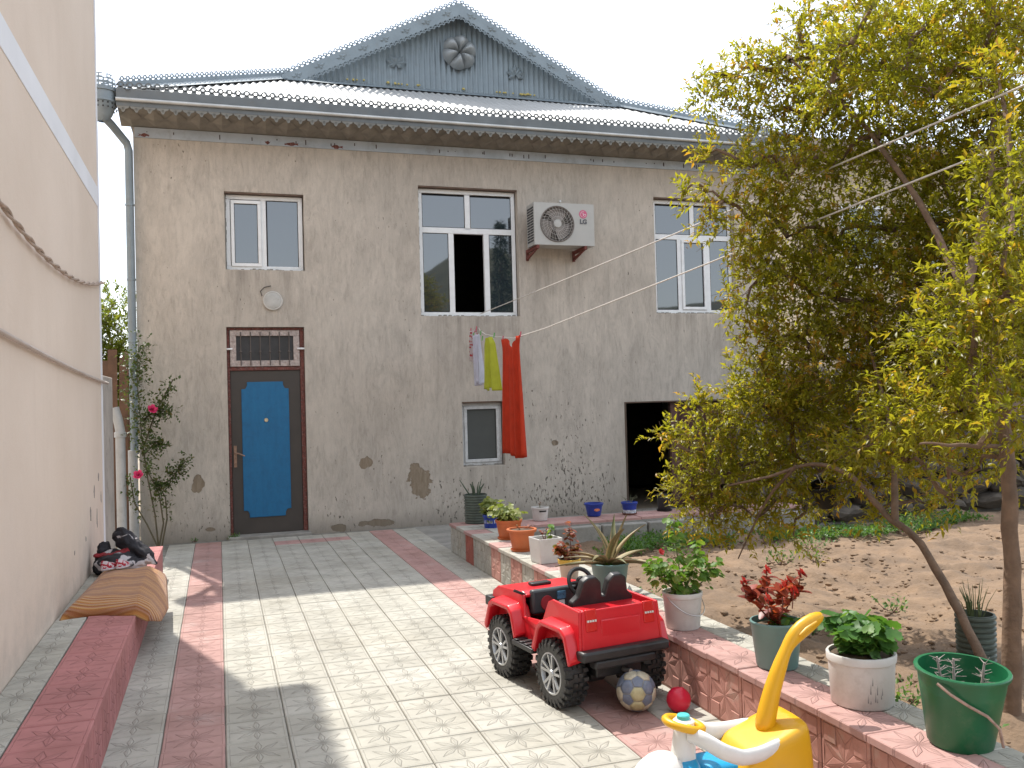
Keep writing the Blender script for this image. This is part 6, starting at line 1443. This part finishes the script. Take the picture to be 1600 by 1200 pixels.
bundle([((-.20, .0, .06), .03, .03, (0, 1)), ((-.16, .0, .09), .17, .09, (0, 1)), ((-.02, -.05, .10), .19, .105, (0, 1)), ((.10, -.04, .09), .17, .09, (0, 1)), ((.22, -.02, .05), .05, .04, (0, 1))], 'lower_fold', M_bw, jk, 2)
bundle([((-.06, .10, .30), .02, .02, (.3, 1)), ((-.02, .10, .30), .07, .075, (.3, 1)), ((.05, .06, .245), .10, .10, (.3, 1)), ((.14, .02, .17), .10, .085, (.3, 1)), ((.24, -.02, .10), .07, .06, (.3, 1)), ((.29, -.04, .07), .02, .02, (.3, 1))], 'sleeve', M_bw, jk, 5)
bundle([((-.19, .05, .16), .02, .02, (0, 1)), ((-.15, .05, .20), .05, .085, (0, 1)), ((-.09, .06, .19), .045, .07, (0, 1)), ((-.06, .06, .16), .01, .02, (0, 1))], 'hood', M_blackc, jk, 7)
bundle([((-.20, -.02, .15), .02, .012, (0, 1)), ((-.10, -.06, .165), .06, .024, (0, 1)), ((.03, -.06, .18), .05, .02, (0, 1)), ((.08, -.04, .18), .01, .01, (0, 1))], 'lining', M_redc, jk, 9)
M_shoe = mat('shoe_white', (.55, .50, .53), .6, amt=.15, sc=40); q = NB('shoe_red'); n1 = q.noise(q.coord(), 38, 2, .5, .5); q.base(q.mix(q.ramp(n1, .52, .55), (.40, .012, .035), (.60, .52, .55))).set(Roughness=.6); M_shoer = q.m
for i, (x, y, rz_) in enumerate(((-.83, 7.62, .7), (-.74, 7.66, 1.0))):
    sh = empty('child_shoe', (x, y, .402), rz_); tag(sh, ('left' if i == 0 else 'right')+' small red and white child shoe of the pair on the blanket', 'shoe', 'pair of child shoes')
    loft([[(a*.9, b*.85, .0) for a, b in [(.075*math.cos(t_)*(1 if math.cos(t_) > 0 else .9), .03*math.sin(t_)) for t_ in [2*math.pi*k/14 for k in range(14)]]], [(a, b, .008) for a, b in [(.08*math.cos(t_), .034*math.sin(t_)) for t_ in [2*math.pi*k/14 for k in range(14)]]], [(a*.98, b*.95, .022) for a, b in [(.08*math.cos(t_), .034*math.sin(t_)) for t_ in [2*math.pi*k/14 for k in range(14)]]]], 'sole', M_shoe, sh, 1)
    loft([[(.075*math.cos(t_), .031*math.sin(t_), .02) for t_ in [2*math.pi*k/14 for k in range(14)]], [(.072*math.cos(t_)-.003, .031*math.sin(t_), .04+(.022 if math.cos(t_) < .2 else 0)) for t_ in [2*math.pi*k/14 for k in range(14)]], [(.045*math.cos(t_)-.022, .023*math.sin(t_), .05+(.028 if math.cos(t_) < .2 else .008)) for t_ in [2*math.pi*k/14 for k in range(14)]]], 'upper', M_shoer, sh, 1, caps=False)
    for k in range(3): MB().box(.0+k*.016, .008+k*.016, -.025, .025, .054-k*.006, .060-k*.006).build('strap', M_shoe, sh, bevel=.002)

# ------------------------------------------------------------------ beyond: neighbour house on the right, hills and a conifer behind the camera (seen in the panes)
nh = empty('far_house', (19, 24, 0)); tag(nh, 'pale stone house glimpsed through the tree at the right', 'house')
MB().box(-4, 7, -4, 4, -.1, 8.0).build('wall', mat('pale_stone', (.42, .35, .26), .9, amt=.15, sc=.8, bump=.3), nh); MB().box(-4.4, 7.4, -4.4, 4.4, 8.0, 8.25).build('roof', mat('far_roof', (.30, .25, .21), .8), nh)
for (x, z) in ((-2.4, 1.2), (.5, 1.2), (-2.4, 5.0), (.5, 5.0), (3.4, 5.0)):
    wn = empty('window', (x, -4.02, z), parent=nh); MB().box(-.6, .6, -.03, .03, 0, 1.5).build('pane', M_glass, wn); f_ = MB(); f_.box(-.7, .7, -.06, 0, -.1, 0); f_.box(-.7, .7, -.06, 0, 1.5, 1.6); f_.box(-.7, -.6, -.05, 0, 0, 1.5); f_.box(.6, .7, -.05, 0, 0, 1.5); f_.build('frame', M_trim, wn)
hl = MB(); n_ = 60; vv = []
for i in range(n_+1):
    a = R(-175)+R(170)*i/n_; 
    for k_, rr in enumerate((60, 90, 120, 150, 190)):
        hgt = (0, 9.5, 19, 27, 29)[k_]*(.55+.30*math.sin(i*.35+k_*.4)+.15*math.sin(i*.9)+.25*(i/n_)); vv.append((rr*math.cos(a), rr*math.sin(a), -.1+max(0, hgt)))
hl.add(vv, [(i*5+k_, (i+1)*5+k_, (i+1)*5+k_+1, i*5+k_+1) for i in range(n_) for k_ in range(4)])
tag(hl.build('hills', mat('scrub_hill', (.075, .075, .045), .95, amt=.4, sc=.08), smooth=80), kind='structure')
cf_ = empty('conifer_tree', (10.2, -8.4, 0)); tag(cf_, 'tall dark conifer standing behind the camera, seen in the middle window', 'tree')
MB().tube([(0, 0, 0), (0, 0, 8.2)], [.18, .03], 8).build('trunk', M_bark, cf_, smooth=True)
S_, D_, LN = [], [], []
for _ in range(1500):
    z = random.uniform(.8, 8.3); a = random.uniform(0, 6.3); r_ = (8.5-z)*.16*random.uniform(.3, 1.05)+.08; S_.append((r_*.3*math.cos(a), r_*.3*math.sin(a), z)); D_.append((math.cos(a), math.sin(a), -.25)); LN.append(r_*.8)
P_, Dd, U_, L_, W_, R_ = twig_leaves(np.array(S_), np.array(D_), LN, 16, .22, .06)
o = leaf_cloud('crown', P_, Dd, U_, L_, W_, R_, leaf_mat('conifer_needle', (.02, .035, .015), (.03, .05, .02), (.04, .05, .02), .2), cf_); o['kind'] = 'stuff'
